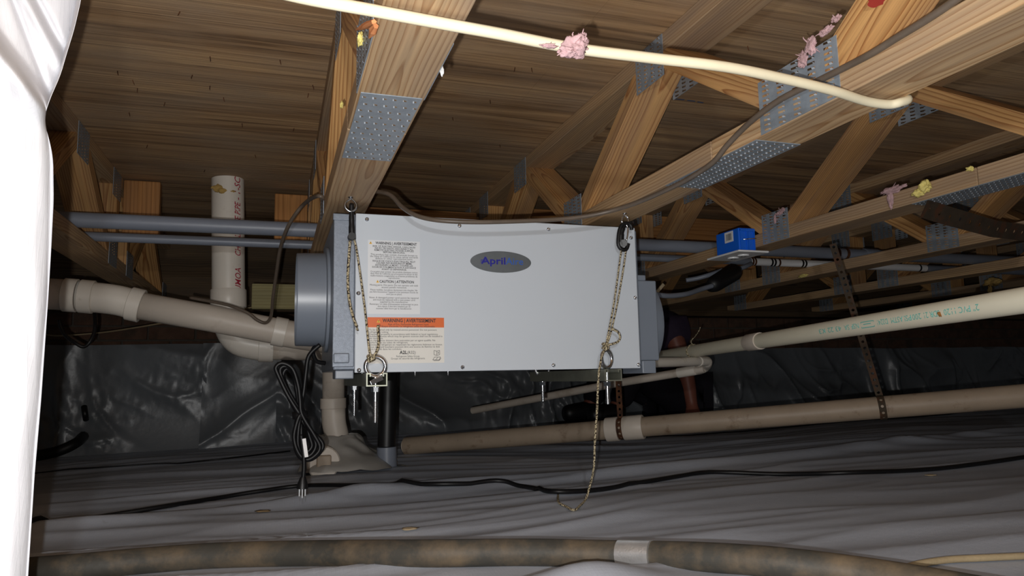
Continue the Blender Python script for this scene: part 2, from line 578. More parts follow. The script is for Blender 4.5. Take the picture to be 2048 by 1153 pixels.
mb = MB((1.9, 2.0, -.29))
mb.grid(lambda u, v: (lambda x, y: (x, y, F(x, y)))(-1.3 + 6.9 * u, .25 + 3.55 * v), 330, 300)
tag(mb.build('floor', M['floor'], None, True), kind='structure')

# ------------------------------------------------------------------ subfloor (plywood) above
ZP = .679
ceil = bpy.data.objects.new('ceiling', None); C.objects.link(ceil); ceil.location = (2, 1.5, ZP); tag(ceil, kind='structure')
for r, y0 in enumerate((-.85, .37, 1.59, 2.81)):
    x = -3.1 - (1.22 if r % 2 else 0)
    while x < 5.7:
        m_ = MB((2, 1.5, ZP)).box((x + .0003, y0 + .0003, ZP), (x + 2.4397, min(y0 + 1.2197, 3.86), ZP + .018))
        m_.build('plywood_sheet', M['ply'], ceil)
        x += 2.44
nails = [(360, 23), (420, 113), (235, 142), (265, 160), (275, 177), (420, 172), (447, 195), (258, 225), (484, 247), (588, 257), (295, 290),
         (625, 170), (617, 187), (1103, 75), (1030, 135), (1063, 136), (1495, 92), (385, 150), (560, 120), (980, 200), (905, 235), (1230, 250),
         (880, 330), (1000, 290), (1180, 215), (330, 205), (510, 310), (410, 340)]
nme = None
for (x, y) in nails:
    p = P(x, y, Z=ZP)
    if nme is None:
        nme = MB().tube([(0, 0, 0), (.001, 0, -.008), (.002, .001, -.011)], [.0011, .001, .0003], 6).mesh('nail', M['rust'])
    o = bpy.data.objects.new('nail', nme); C.objects.link(o); o.parent = ceil; o.location = p - Vector((2, 1.5, ZP))
    o.rotation_euler = (random.uniform(-.3, .3), random.uniform(-.3, .3), random.uniform(0, 6))

# ------------------------------------------------------------------ foundation wall
YW = 3.72
wall = MB((2, YW, 0)).box((-1.4, YW, -.5), (5.7, YW + .1, .345)).build('wall_back', M['mortar'])
tag(wall, kind='structure')
bm_ = MB().box((-.0975, -.012, 0), (.0975, .02, .057)).mesh('brick', M['brick'])
for r in range(6):
    x = -1.3 + (.1 if r % 2 else 0)
    while x < 5.6:
        o = bpy.data.objects.new('brick', bm_); C.objects.link(o); o.parent = wall
        o.location = (x - 2 + random.uniform(-.002, .002), random.uniform(-.003, .003), -.055 + r * .0665)
        x += .206
tag(MB((2, 3.65, .35)).box((-1.4, 3.58, .335), (5.7, 3.80, .369)).build('trim_1', M['darkwood'], None, False, .002), kind='structure')
tag(MB((2, 3.73, .5)).box((-1.4, 3.70, .37), (5.7, 3.74, .678)).build('trim_2', M['darkwood'], None), kind='structure')

# plastic on the foundation wall
def wallsheet(x0, x1, zt, zb, ybase, label, seed, amp=.02):
    w = x1 - x0; nu = max(12, int(w / .010)); nv = 54
    def fn(u, v):
        x = x0 + w * u; z = zb + (zt - zb) * v
        a = x * 1.0 + seed
        q = Vector((a * 1.7, z * 1.2, seed))
        wx = noise.noise(q) * .35; wz = noise.noise(q + Vector((5, 2, 1))) * .35
        p = Vector(((a + wx) * 3.0, (z + wz) * 2.2 + a * .9, seed))
        r1 = ridged(p.x, p.y, p.z)
        r2 = ridged(p.x * 2.3 + 3, p.y * 2.6 - 2 + p.x, p.z + 4)
        msk = max(0.0, min(1.0, noise.noise(Vector((a * 2.2, z * 2.6, seed + 7))) * 3.0))
        r3 = ridged(p.x * 5.1 - 1, p.y * 4.2 + p.x * 2, p.z + 9)
        d = amp * (r1 ** 6) + amp * .34 * (r2 ** 7) * (.4 + msk) + .006 * (r3 ** 5) * (.25 + msk)
        d += .008 * msk * abs(noise.noise(Vector((a * 34, z * 26 + a * 20, seed))))
        d *= .35 + .65 * min(1, (1 - v) * 3.0)
        zt_ = z + .008 * noise.noise(Vector((a * 3, seed, 0))) * v
        yo = ybase - d - .05 * (1 - v) ** 4
        return (x, yo, zt_)
    m = MB((x0 + w / 2, ybase, zb))
    m.grid(fn, nu, nv)
    o = m.build('wall_sheet', M['wallsheet'], None, True)
    return tag(o, label, 'plastic sheet', 'plastic sheets over the foundation wall')

wallsheet(-1.3, -.315, .187, -.335, 3.69, 'crinkled grey plastic sheet on the wall left of the hanging black cord', 1.3, .03)
wallsheet(-.335, .02, .19, -.33, 3.675, 'narrow grey plastic sheet between two seams, behind the white drain pipes', 4.1, .03)
wallsheet(0.0, 2.3, .18, -.32, 3.69, 'dark grey plastic sheet on the wall behind and under the dehumidifier', 9.2, .055)
wallsheet(2.28, 5.6, .145, -.27, 3.675, 'dark crinkled grey plastic sheet on the wall right of the crouching person', 14.7, .075)

# ------------------------------------------------------------------ floor trusses
XA, SP, HW, CT = .1356, .627, .04375, .0376
ZB = .37


def slot_plate(name, L, H, bands, rows, sw, sh, gapu, mat, ax='YZ', out=-1, stag=False):
    """galvanised connector: a sheet with rows of real slots and turned-down teeth"""
    m = MB()
    t = .0012
    def w3(u, v, n):
        return (out * n, u, v) if ax == 'YZ' else (u, v, -n)
    nb = bands
    cu = L / nb; cv = H / rows
    for i in range(nb):
        for j in range(rows):
            u0, v0 = -L / 2 + i * cu, -H / 2 + j * cv
            u1, v1 = u0 + cu, v0 + cv
            off = (cu * .22 if (stag and j % 2) else (-cu * .1 if stag else 0))
            uc, vc = (u0 + u1) / 2 + off, (v0 + v1) / 2
            a, b, c, d = uc - sw / 2, uc + sw / 2, vc - sh / 2, vc + sh / 2
            sk = sh * .5
            vs = [w3(u0, v0, t), w3(u1, v0, t), w3(u1, v1, t), w3(u0, v1, t), w3(a, c, t), w3(b, c + sk, t), w3(b, d + sk * .6, t), w3(a, d - sk * .4, t),
                  w3(a, c, t), w3(a + sw * .45, c + sk * .3, t), w3(a + sw * .2, c + sh * .8, t + .0022)]
            fs = [(0, 1, 5, 4), (1, 2, 6, 5), (2, 3, 7, 6), (3, 0, 4, 7), (8, 9, 10)]
            if out > 0 or ax != 'YZ': fs = [tuple(reversed(f)) for f in fs]
            tf = fs.pop()
            m.add(vs[:8], fs, [[(0, 0)] * len(f) for f in fs])
            m.mi = 1  # tooth quads take the pale colour that paints their highlights
            k_ = (rows * 7 + i * 3 + j * 5) % 4
            tw, th = sw * (.20 + .06 * k_), sh * (.34 + .12 * k_)
            tv = [w3(a - sw * .05, c - sh * .15, t + .0004), w3(a + tw, c + sk * .3, t + .0004), w3(a + tw * .9, c + th, t + .0022), w3(a, c + th * .6, t + .0022)]
            tfs = [(0, 1, 2, 3)] if len(fs) and fs[0][0] == 0 else [(3, 2, 1, 0)]
            m.add(tv, tfs, [[(0, 0)] * 4]); m.mi = 0
    # rim
    a, b = L / 2, H / 2
    rim = [(-a, -b), (a, -b), (a, b), (-a, b)]
    for k in range(4):
        p, q = rim[k], rim[(k + 1) % 4]
        m.add([w3(*p, t), w3(*q, t), w3(*q, 0), w3(*p, 0)], [(0, 1, 2, 3)])
    return m.mesh(name, [mat, M['tooth_glint']])


PM = {}
for sd in (-1, 1):
    PM['big', sd] = slot_plate('connector_plate', .168, .086, 5, 11, .015, .0042, 0, M['galv'], 'YZ', sd)
    PM['sml', sd] = slot_plate('connector_plate', .112, .086, 4, 10, .014, .0044, 0, M['galv'], 'YZ', sd)
PM['spl'] = slot_plate('splice_plate', .080, .282, 6, 12, .0055, .0052, 0, M['galv'], 'XY', 1, True)
PM['spl2'] = slot_plate('splice_plate', .086, .282, 5, 26, .011, .0032, 0, M['galv'], 'XY', 1, False)

BOT = [-.018, .82, 1.66, 2.48, 2.75, 3.56]
TOP = [.40, 1.24, 2.07, 2.49, 2.74, 3.16]
DIAG = [(-.018, .40), (.82, .40), (.82, 1.24), (1.66, 1.24), (1.66, 2.07), (2.48, 2.07), (2.75, 3.16), (3.56, 3.16)]


def truss(k, label):
    X = XA + SP * k if k >= 0 else -.541
    org = Vector((X, 1.6, ZB))
    r = thing('floor_truss', org, label, 'truss', 'floor trusses under the plywood')
    ys = 1.04
    MB(org).box((X - HW, -.75, ZB), (X + HW, ys - .001, ZB + CT)).build('bottom_chord', M['chord'], r, False, .0015)
    MB(org).box((X - HW, ys + .001, ZB), (X + HW, 3.69, ZB + CT)).build('bottom_chord', M['chord'], r, False, .0015)
    MB(org).box((X - HW, -.75, ZP - CT), (X + HW, 3.69, ZP - .0005)).build('top_chord', M['chord'], r, False, .0015)
    z0, z1 = ZB + CT, ZP - CT
    h = .0345
    for (b, t) in DIAG:
        s = 1 if t > b else -1
        y0, y1 = b + s * .037, t - s * .037
        m = MB(org)
        L = math.hypot(y1 - y0, z1 - z0)
        vs = []
        for x in (X - HW, X + HW):
            vs += [(x, y0 - h, z0), (x, y0 + h, z0), (x, y1 + h, z1), (x, y1 - h, z1)]
        fs = [(0, 1, 2, 3), (7, 6, 5, 4), (0, 4, 5, 1), (1, 5, 6, 2), (2, 6, 7, 3), (3, 7, 4, 0)]
        c = .0876
        e = c / 2
        uv = [[(0, -.02), (0, .02), (L, .02), (L, -.02)], [(L, -.02), (L, .02), (0, .02), (0, -.02)], [(0, -e), (0, e), (.04, e), (.04, -e)],
              [(0, -e), (0, e), (L, e), (L, -e)], [(0, -e), (0, e), (.04, e), (.04, -e)], [(L, -e), (L, e), (0, e), (0, -e)]]
        if s < 0: pass
        m.add(vs, fs, uv)
        m.build('web', M['web'], r, False)
    for yv in (2.52, 2.71):
        MB(org).box((X - HW, yv - .019, z0), (X + HW, yv + .019, z1)).build('web', M['web'], r)
    for sd in (-1, 1):
        for i, y in enumerate(BOT):
            if y < 0: continue
            o = bpy.data.objects.new('connector_plate', PM['big' if i == 1 else 'sml', sd]); C.objects.link(o); o.parent = r
            o.location = (sd * HW, y - 1.6, .0445)
        for y in TOP:
            o = bpy.data.objects.new('connector_plate', PM['sml', sd]); C.objects.link(o); o.parent = r
            o.location = (sd * HW, y - 1.6, ZP - .0440 - ZB)
    if k >= 0:
        o = bpy.data.objects.new('splice_plate', PM['spl' if k == 0 else 'spl2']); C.objects.link(o); o.parent = r
        o.location = (0, (1.035 if k == 0 else 1.06) - 1.6, -.0002)
    return r


TL = ['floor truss at the far left, half hidden by the white plastic sheet',
      'nearest floor truss, dotted silver splice plate under it, over the left end of the dehumidifier',
      'floor truss with the long slotted silver plate, running over the right end of the dehumidifier',
      'floor truss carrying the blue outlet box on its side',
      'floor truss next right of the blue outlet box, the rusty strap ending on it',
      'second floor truss to the right of the one with the blue outlet box',
      'third floor truss to the right of the one with the blue outlet box',
      'fourth floor truss right of the one with the blue outlet box, in the dark',
      'farthest right floor truss, deep in the dark above the wall plastic']
for k in range(-1, 8):
    truss(k, TL[k + 1])

# blocking boards across the trusses (a gap where the drain stack goes up)
def board(name, a, b, m, label, bev=.004):
    o = MB(((a[0] + b[0]) / 2, (a[1] + b[1]) / 2, a[2])).box(a, b).build(name, M[m], None, False, bev)
    return tag(o, label, 'board', 'short boards between the trusses')

board('blocking_board', (-.495, 2.575, .492), (-.385, 2.613, .676), 'orange', 'orange rounded end of a board left of the white drain stack, under the plywood')
board('blocking_board', (-.02, 2.575, .492), (.0915, 2.613, .66), 'orange', 'short orange board end behind the black cable, right of the drain stack')
board('blocking_board', (.181, 2.575, .47), (.7165, 2.613, .63), 'orange', 'orange board spanning behind the top of the dehumidifier')
board('blocking_board', (.808, 2.575, .45), (1.3435, 2.613, .66), 'orange', 'orange brown board behind the grey conduits and the blue box')
board('blocking_board', (1.435, 2.575, .45), (1.9705, 2.613, .66), 'orange', 'brown board right of the blue box, above the far conduits')
board('sill_board', (-.10, 2.93, .285), (.36, 2.968, .385), 'treated', 'yellowish treated board between the white drain stack and the grey collar')

# ------------------------------------------------------------------ dehumidifier
UX0, UX1, UZ0, UZ1, UY = .1502, .8016, .0158, .348, 1.485
uo = Vector((.46, 1.66, UZ0))
deh = thing('dehumidifier', uo, 'white and grey crawl space dehumidifier hung by ropes under the floor trusses', 'dehumidifier')
MB(uo).box((.108, UY + .012, UZ0 + .006), (.812, 1.88, UZ1 - .004)).build('body', M['grey_body'], deh, False, .003)
m = MB(uo)
m.box((UX0, UY, UZ0), (UX1, UY + .0112, UZ1))
m.build('front_panel', M['cabinet'], deh, False, .0015)
# left front flange with folded top and the raised bottom corner
m = MB(uo)
m.box((.106, UY + .004, UZ0 + .012), (.149, UY + .0115, UZ1 - .014))
m.box((.104, UY + .001, UZ1 - .016), (.149, UY + .0118, UZ1 - .002))
m.build('side_flange', M['grey_body'], deh, False, .0015)
MB(uo).box((.108, UY - .004, UZ0 + .020), (.139, UY + .0035, UZ0 + .040)).build('corner_latch', M['grey_body'], deh, False, .002)
m = MB(uo); m.box((.112, UY + .006, UZ0 - .012), (.149, 1.56, UZ0 + .0055)); m.build('foot', M['grey_pl'], deh, False, .002)
m = MB(uo); m.box((.8125, UY + .010, UZ0 - .012), (.848, 1.60, .0335)); m.build('foot', M['grey_pl'], deh, False, .002)
# left round collar
ce = Vector((.1075, 1.70, .188))
m = MB(uo); m.lathe(ce, (-1, 0, 0), [(0, .122), (.006, .122), (.008, .109), (.068, .107), (.070, .1055), (.070, .1025), (.01, .1025), (.005, .0)], 56)
m.build('duct_collar', M['grey_pl'], deh, True, 0, .6)
# right adapter plate and dished collar
m = MB(uo)
m.box((.8125, 1.512, .034), (.868, 1.86, .226)); m.box((.8125, 1.516, .226), (.843, 1.85, .240))
m.build('duct_adapter', M['grey_pl'], deh, False, .003)
m = MB(uo); m.lathe((.8682, 1.652, .129), (1, 0, 0), [(0, .122), (.006, .121), (.028, .117), (.032, .1145), (.032, .108), (.010, .108), (.009, 0)], 64)
m.build('duct_collar', M['grey_pl'], deh, True, 0, .6)
# panel screws
sp = [(734, 439), (919, 452), (1097, 459), (1262, 476), (1270, 596), (1277, 730), (1107, 731), (925, 735), (718, 741), (717, 587)]
for (x, y) in sp:
    p = P(x, y, Y=UY)
    m = MB(uo); m.lathe((p.x, UY + .0005, p.z), (0, -1, 0), [(0, .0049), (.0014, .0047), (.003, .0034), (.0034, .0022), (.0022, .0016), (.0021, 0)], 14)
    m.build('screw', M['chrome'], deh, True, 0, .8)
for x in (830, 896):
    p = P(x, 745, Y=UY + .006)
    MB(uo).lathe((p.x, UY + .006, UZ0 + .001), (0, 0, -1), [(0, .0016), (.009, .0015), (.011, .0003)], 8).build('screw', M['steel'], deh, True)

YL = UY - .0006
SX = lambda x, y: P(x, y, Y=UY)

# first label
c0, c1 = SX(736, 480), SX(840, 629)
lx0, lx1, lz1, lz0 = c0.x, c1.x, c0.z, c1.z
lab = MB(uo).box((lx0, YL, lz0), (lx1, UY, lz1)).build('warning_label', M['label_white'], deh)
lab['label'] = 'white printed warning label'
hL = lz1 - lz0; wL = lx1 - lx0
mt = MB(uo)
fn = lambda px, py: (px, YL - .0005, py)
# (text, width fraction, y fraction from top to baseline, size in fraction of height, bold)
rows = [('WARNING | AVERTISSEMENT', .80, .056, .041, .025, .54),
        ('RISK OF ELECTRIC SHOCK. CAN CAUSE', .82, .094, .026, .012, .5), ('INJURY OR DEATH. DISCONNECT ALL', .74, .121, .026, .012, .5),
        ('REMOTE ELECTRIC POWER SUPPLIES', .76, .148, .026, .012, .5), ('BEFORE SERVICING.', .42, .174, .026, .012, .5),
        ('This product may contain chemicals known to', .90, .207, .027, 0, .5), ('the State of California to cause cancer and birth', .92, .234, .027, 0, .5),
        ('defects or other reproductive harm.', .72, .261, .027, 0, .5),
        ('RISQUE DE CHOCS ÉLECTRIQUES, PEUT', .82, .296, .026, .012, .5), ('CAUSER DES BLESSURES ET MÊME', .68, .323, .026, .012, .5),
        ('ENTRAÎNER LA MORT. COUPER LES', .72, .351, .026, .012, .5), ("SOURCES D'ALIMENTATION À DISTANCE", .84, .379, .026, .012, .5),
        ('AVANT LE DÉPANNAGE.', .48, .407, .026, .012, .5),
        ('Ce produit peut contenir des produits chimiques connus', .90, .441, .026, 0, .5), ("dans l'État de Californie qui provoquent le cancer et des", .90, .468, .026, 0, .5),
        ("malformations congénitales ou d'autres problèmes de", .90, .497, .026, 0, .5), ('reproduction.', .22, .524, .026, 0, .5),
        ('CAUTION | ATTENTION', .66, .580, .040, .025, .55),
        ('Moving parts. Hot parts. Do not operate unit with', .92, .622, .027, 0, .5), ('access panels removed.', .48, .652, .027, 0, .5),
        ('Pièces mobiles. Les pièces deviennent très chaudes. Ne', .90, .687, .026, 0, .5), ("pas faire fonctionner l'appareil si les panneaux d'accès ne", .92, .715, .026, 0, .5),
        ('sont pas en place.', .30, .744, .026, 0, .5),
        ('Note: A damaged power cord cannot be repaired', .94, .792, .027, 0, .5), ('and must be replaced with a new power cord', .80, .821, .027, 0, .5),
        ('supplied by the manufacturer.', .54, .849, .027, 0, .5),
        ("Remarque: Un câble d'alimentation endommagé ne peut", .92, .880, .026, 0, .5), ('être réparé. Il doit être remplacé par un', .62, .909, .026, 0, .5),
        ('nouveau câble fourni par le manufacturier.', .68, .938, .026, 0, .5)]
for (s_, w_, yf, sz, bo, cx_) in rows:
    put_text(mt, s_, fn, width=w_ * wL, size=sz * hL * 1.25, bold=bo, align='C', x=lx0 + cx_ * wL, y=lz1 - yf * hL)
mt.build('lettering', M['ink'], lab)


def warn_tri(mb_, mb2, x, z, s):
    y = YL - .0005
    mb_.add([(x, y, z), (x + s, y, z), (x + s / 2, y, z + s * .9)], [(0, 1, 2)], [[(0, 0)] * 3])
    y -= .0003
    mb2.add([(x + s * .44, y, z + s * .28), (x + s * .56, y, z + s * .28), (x + s * .58, y, z + s * .62), (x + s * .42, y, z + s * .62)], [(0, 1, 2, 3)])
    mb2.add([(x + s * .44, y, z + s * .12), (x + s * .56, y, z + s * .12), (x + s * .56, y, z + s * .22), (x + s * .44, y, z + s * .22)], [(0, 1, 2, 3)])


mk, mk2 = MB(uo), MB(uo)
warn_tri(mk, mk2, lx0 + .02 * wL, lz1 - .056 * hL, .058 * wL)
warn_tri(mk, mk2, lx0 + .155 * wL, lz1 - .580 * hL, .058 * wL)
mk.build('warning_triangle', M['ink_yel'], lab); mk2.build('warning_mark', M['ink'], lab)

# second label with orange header
c0, c1 = SX(735, 635), SX(888.5, 726)
lx0, lx1, lz1, lz0 = c0.x, c1.x, c0.z, c1.z
hz = SX(800, 655.5).z
lab = MB(uo).box((lx0, YL, lz0), (lx1, UY, hz)).build('refrigerant_label', M['label_cream'], deh, False, 0)
lab['label'] = 'cream refrigerant warning label with an orange header'
hd = MB(uo).box((lx0, YL, hz + .0001), (lx1, UY, lz1)).build('orange_header', M['label_orange'], lab)
hL = lz1 - lz0; wL = lx1 - lx0
mt = MB(uo)
rows = [('WARNING | AVERTISSEMENT', .70, .105, .092, .025, .54, 'C'),
        ('Risk of Fire. Flammable Refrigerant Used.', .53, .170, .046, 0, .53, 'C'), ("Risque d'incendie. Le réfrigérant utilisé est inflammable.", .70, .217, .046, 0, .53, 'C'),
        ('To be repaired only by trained service personnel. Do not puncture', .88, .290, .046, 0, .02, 'L'), ('refrigerant tubing.', .25, .338, .046, 0, .02, 'L'),
        ('Dispose of properly in accordance with federal or local regulations.', .90, .386, .046, 0, .02, 'L'),
        ('Auxiliary devices which may be ignition sources shall not be installed in', .955, .432, .046, 0, .02, 'L'), ('the ductwork.', .18, .477, .046, 0, .02, 'L'),
        ('Les réparations doivent être exécutées par un agent qualifié. Ne', .86, .522, .046, 0, .02, 'L'), ('perforez pas les tubes de réfrigérant.', .50, .567, .046, 0, .02, 'L'),
        ('Éliminez le réfrigérant en respectant les règlements fédéraux ou locaux.', .955, .614, .046, 0, .02, 'L'),
        ('Tout dispositif auxiliaire pouvant être une source de flamme ne doit', .92, .662, .046, 0, .02, 'L'), ('être installé dans les conduits.', .42, .709, .046, 0, .02, 'L'),
        ('A2L', .10, .800, .085, .03, .46, 'C'), ('(R32)', .105, .800, .080, 0, .565, 'C'),
        ('Refrigerant Safety Group', .30, .868, .046, 0, .52, 'C'), ('Groupe de sécurité des réfrigérants', .44, .916, .046, 0, .52, 'C')]
for (s_, w_, yf, sz, bo, cx_, al) in rows:
    put_text(mt, s_, fn, width=w_ * wL, size=sz * hL * 1.2, bold=bo, align=al, x=lx0 + cx_ * wL, y=lz1 - yf * hL)
# open book and manual pictograms
def stroke(mb_, pts, w=.0006):
    for (a, b) in zip(pts, pts[1:]):
        a, b = Vector((a[0], 0, a[1])), Vector((b[0], 0, b[1]))
        d = (b - a).normalized(); n = Vector((-d.z, 0, d.x)) * w / 2
        y = Vector((0, YL - .0006, 0))
        mb_.add([a + n + y, b + n + y, b - n + y, a - n + y], [(0, 1, 2, 3)])
bx, bz = lx0 + .90 * wL, lz1 - .78 * hL
stroke(mt, [(bx - .006, bz - .004), (bx - .006, bz + .005), (bx, bz + .0035), (bx + .006, bz + .005), (bx + .006, bz - .004), (bx, bz - .0055), (bx - .006, bz - .004)], .0008)
stroke(mt, [(bx, bz + .0035), (bx, bz - .0055)], .0008); stroke(mt, [(bx + .003, bz + .002), (bx + .003, bz - .002)], .0012)
bz -= .012
stroke(mt, [(bx - .009, bz - .003), (bx - .005, bz + .003), (bx + .008, bz + .003), (bx + .005, bz - .003), (bx - .009, bz - .003)], .0008)
stroke(mt, [(bx - .007, bz - .0045), (bx + .005, bz - .0045), (bx + .009, bz + .001)], .0008); stroke(mt, [(bx - .002, bz - .002), (bx + .002, bz + .002)], .0008)
mt.build('lettering', M['ink'], lab)
mk, mk2 = MB(uo), MB(uo)
warn_tri(mk, mk2, lx0 + .115 * wL, lz1 - .115 * hL, .048 * wL)
mk.build('warning_triangle', M['ink_yel'], lab); mk2.build('warning_mark', M['ink'], lab)

# oval badge
b0 = SX(1002, 524.5); ba = (SX(1062.5, 526).x - SX(941, 524).x) / 2; bb = (SX(1002, 503).z - SX(1002, 546).z) / 2
m = MB(uo)
N = 48
ring = [(b0.x + ba * math.cos(2 * PI * k / N), b0.z + bb * math.sin(2 * PI * k / N)) for k in range(N)]
vs = [(x, UY, z) for x, z in ring] + [(x, YL - .0006, z) for x, z in ring]
m.add(vs, [tuple(range(N, 2 * N))] + [(k, (k + 1) % N, N + (k + 1) % N, N + k) for k in range(N)])
badge = m.build('brand_badge', M['badge'], deh)
badge['label'] = 'oval brushed silver badge with blue lettering'
fb = lambda px, py: (px, YL - .0012, py)
mt = MB(uo); put_text(mt, 'April', fb, width=ba * .80, size=bb * .92, bold=.02, x=b0.x - ba * .66, y=b0.z - bb * .22)
for q in range(3):
    zz = b0.z - bb * (.12 - .11 * q)
    mt.add([(b0.x - ba * .68, YL - .0013, zz), (b0.x - ba * .50, YL - .0013, zz), (b0.x - ba * .52, YL - .0013, zz + bb * .05), (b0.x - ba * .66, YL - .0013, zz + bb * .05)], [(0, 1, 2, 3)])
mt.build('lettering', M['blue1'], badge)
mt = MB(uo); put_text(mt, 'Aire', fb, width=ba * .58, size=bb * .92, bold=.006, x=b0.x + ba * .15, y=b0.z - bb * .22)
mt.build('lettering', M['blue2'], badge)

# power cord hanging in a bundle from the unit's left end
po = Vector((.06, 1.66, .05))
cord = thing('power_cord', po, 'black power cord bundled in a loop, hanging from the left end of the dehumidifier', 'power cord')
Q = lambda x, y, Y=1.66: P(x, y, Y=Y)
m = MB(po)
m.tube(catmull([Q(650, 727, 1.70), Q(632, 722, 1.69), Q(626, 700, 1.68), Q(640, 690, 1.69)]), .0049, 10)
m.tube(catmull([Q(640, 690), Q(618, 712), Q(612, 745), Q(608, 780), Q(602, 815), Q(600, 830)]), .0049, 10)
loops = [[(600, 830), (575, 790), (556, 750), (552, 735), (565, 727), (585, 738), (596, 770), (600, 800), (604, 830), (628, 870), (640, 895), (630, 912), (612, 920), (596, 905), (588, 875), (594, 845), (600, 830)],
         [(603, 828), (572, 775), (560, 742), (572, 733), (590, 748), (601, 790), (606, 832), (622, 865), (632, 890), (622, 910), (606, 912), (596, 890), (598, 850), (603, 828)],
         [(598, 832), (580, 800), (562, 758), (556, 738), (570, 729), (586, 744), (594, 785), (600, 828), (610, 850), (644, 885), (640, 905), (620, 920), (600, 915), (590, 890), (592, 850), (598, 832)],
         [(602, 830), (578, 785), (566, 752), (576, 738), (592, 760), (602, 810), (612, 840), (618, 870), (624, 893), (612, 905), (604, 890), (602, 850), (602, 830)]]
for i, lp in enumerate(loops):
    m.tube(catmull([Q(x, y, 1.645 + .007 * i) for x, y in lp], 5), .0049, 9)
m.tube(catmull([Q(602, 870, 1.64), Q(607, 905, 1.64), Q(608, 935, 1.64), Q(606, 960, 1.64)]), .0049, 9)
m.build('cord', M['rubber'], cord, True)
m = MB(po); m.tube([Q(600, 823, 1.658), Q(601, 838, 1.658)], .017, 12); m.build('cord_tie', M['black_pl'], cord, True)
m = MB(po)
a = Q(606, 955, 1.64); b = Q(604.5, 978, 1.64)
m.tube([a, a * .4 + b * .6, b], [.006, .011, .012], 12)
pl = m.build('plug', M['black_pl'], cord, True, 0, .7)
for (dx, dz) in ((-.006, 0), (.006, 0), (0, -.004)):
    c = b + Vector((dx, -.002, -.001))
    MB(po).box((c.x - .0012, c.y - .003, c.z - .014 + dz), (c.x + .0012, c.y + .003, c.z + .003)).build('prong', M['steel'], pl)
a = Q(608, 878, 1.63); b = Q(613, 915, 1.63)
m = MB(po); m.prism(a, b, (1, 0, 0), w=.0075, t=.0008, pts=((-.5, -.5), (.5, -.5), (.5, .5), (-.5, .5)))
m.build('cord_tag', M['white_pl'], cord)

# ------------------------------------------------------------------ struts, eye bolts
def strut(x, y0, y1, z, label):
    o = Vector((x, y0, z))
    w, h, t = .041, .026, .0025
    r = thing('strut_channel', o, label, 'channel', 'strut channels under the dehumidifier')
    prof = [(-w / 2, h), (-w / 2, 0), (w / 2, 0), (w / 2, h), (w / 2 - .009, h), (w / 2 - .009, h - .007), (w / 2 - .009 + t, h - .007), (w / 2 - .009 + t, h - t), (w / 2 - t, h - t),
            (w / 2 - t, t), (-w / 2 + t, t), (-w / 2 + t, h - t), (-w / 2 + .009 - t, h - t), (-w / 2 + .009 - t, h - .007), (-w / 2 + .009, h - .007), (-w / 2 + .009, h)]
    m = MB(o)
    n = len(prof)
    vs = [(x + a, y0, z + b) for a, b in prof] + [(x + a, y1, z + b) for a, b in prof]
    fs = [(k, (k + 1) % n, n + (k + 1) % n, n + k) for k in range(n)]
    quads = [(0, 1, 10, 11), (1, 2, 9, 10), (2, 3, 8, 9), (3, 4, 7, 8), (4, 5, 6, 7), (0, 11, 12, 15), (12, 13, 14, 15)]
    fs += [q for q in quads] + [tuple(n + k for k in reversed(q)) for q in quads]
    m.add(vs, fs)
    m.build('channel', M['strut'], r)
    return r


M['strut'] = plain('green_grey_strut', srgb(150, 152, 138), .4, .7, .12, 20)
strut(.186, 1.415, 1.90, -.012, 'metal strut channel under the left end of the dehumidifier, open end to the front')
strut(.697, 1.415, 1.90, -.012, 'metal strut channel under the right end of the dehumidifier')


def eye_bolt(x, y, zring, zb, label, ring=True, yaw=0.0):
    o = Vector((x, y, zb))
    r = thing('eye_bolt', o, label, 'eye bolt', 'eye bolts through the struts')
    m = MB(o)
    R, rr = .0195, .0045
    pts = [(x + R * math.sin(t) * math.cos(yaw), y + R * math.sin(t) * math.sin(yaw), zring - R * math.cos(t)) for t in [2 * PI * k / 26 for k in range(26)]]
    m.tube(pts, rr, 10, False, True)
    m.build('eye', M['chrome'], r, True)
    m = MB(o)
    m.tube([(x, y, zring - R), (x, y, zb)], .0043, 12)
    m.build('shank', M['chrome'], r, True, 0, .7)
    m = MB(o)
    m.lathe((x, y, -.0135), (0, 0, -1), [(0, 0), (0, .0105), (.0016, .0105), (.0016, .0088), (.0095, .0088), (.0095, 0)], 6)
    m.build('nut', M['steel'], r)
    m = MB(o)
    for q in range(18):
        zz = zb + .002 + q * .0022
        m.lathe((x, y, zz), (0, 0, 1), [(0, .0043), (.0008, .0049), (.0016, .0043)], 10)
    m.build('thread', M['steel'], r, True)
    return r


eye_bolt(.186, 1.437, .027, -.083, 'bright eye bolt at the front of the left strut', yaw=.0)
eye_bolt(.186, 1.842, .022, -.087, 'eye bolt at the back of the left strut, only its shank showing')
eye_bolt(.692, 1.437, .037, -.062, 'bright eye bolt at the front of the right strut', yaw=.5)
eye_bolt(.692, 1.842, .022, -.066, 'eye bolt at the back of the right strut, only its shank showing')
m = MB((.186, 1.43, -.008))
m.prism((.172, 1.423, -.006), (.197, 1.428, .004), (0, 1, 0), w=.02, t=.009)
tag(m.build('strut_nut', M['steel'], None, False, .001), 'tilted strut nut lying in the open end of the left strut channel', 'nut')

# ------------------------------------------------------------------ hooks and ropes
def rope_tube(mb_, pts, r=.0020, k=6):
    mb_.tube(catmull(pts, k), r, 8)


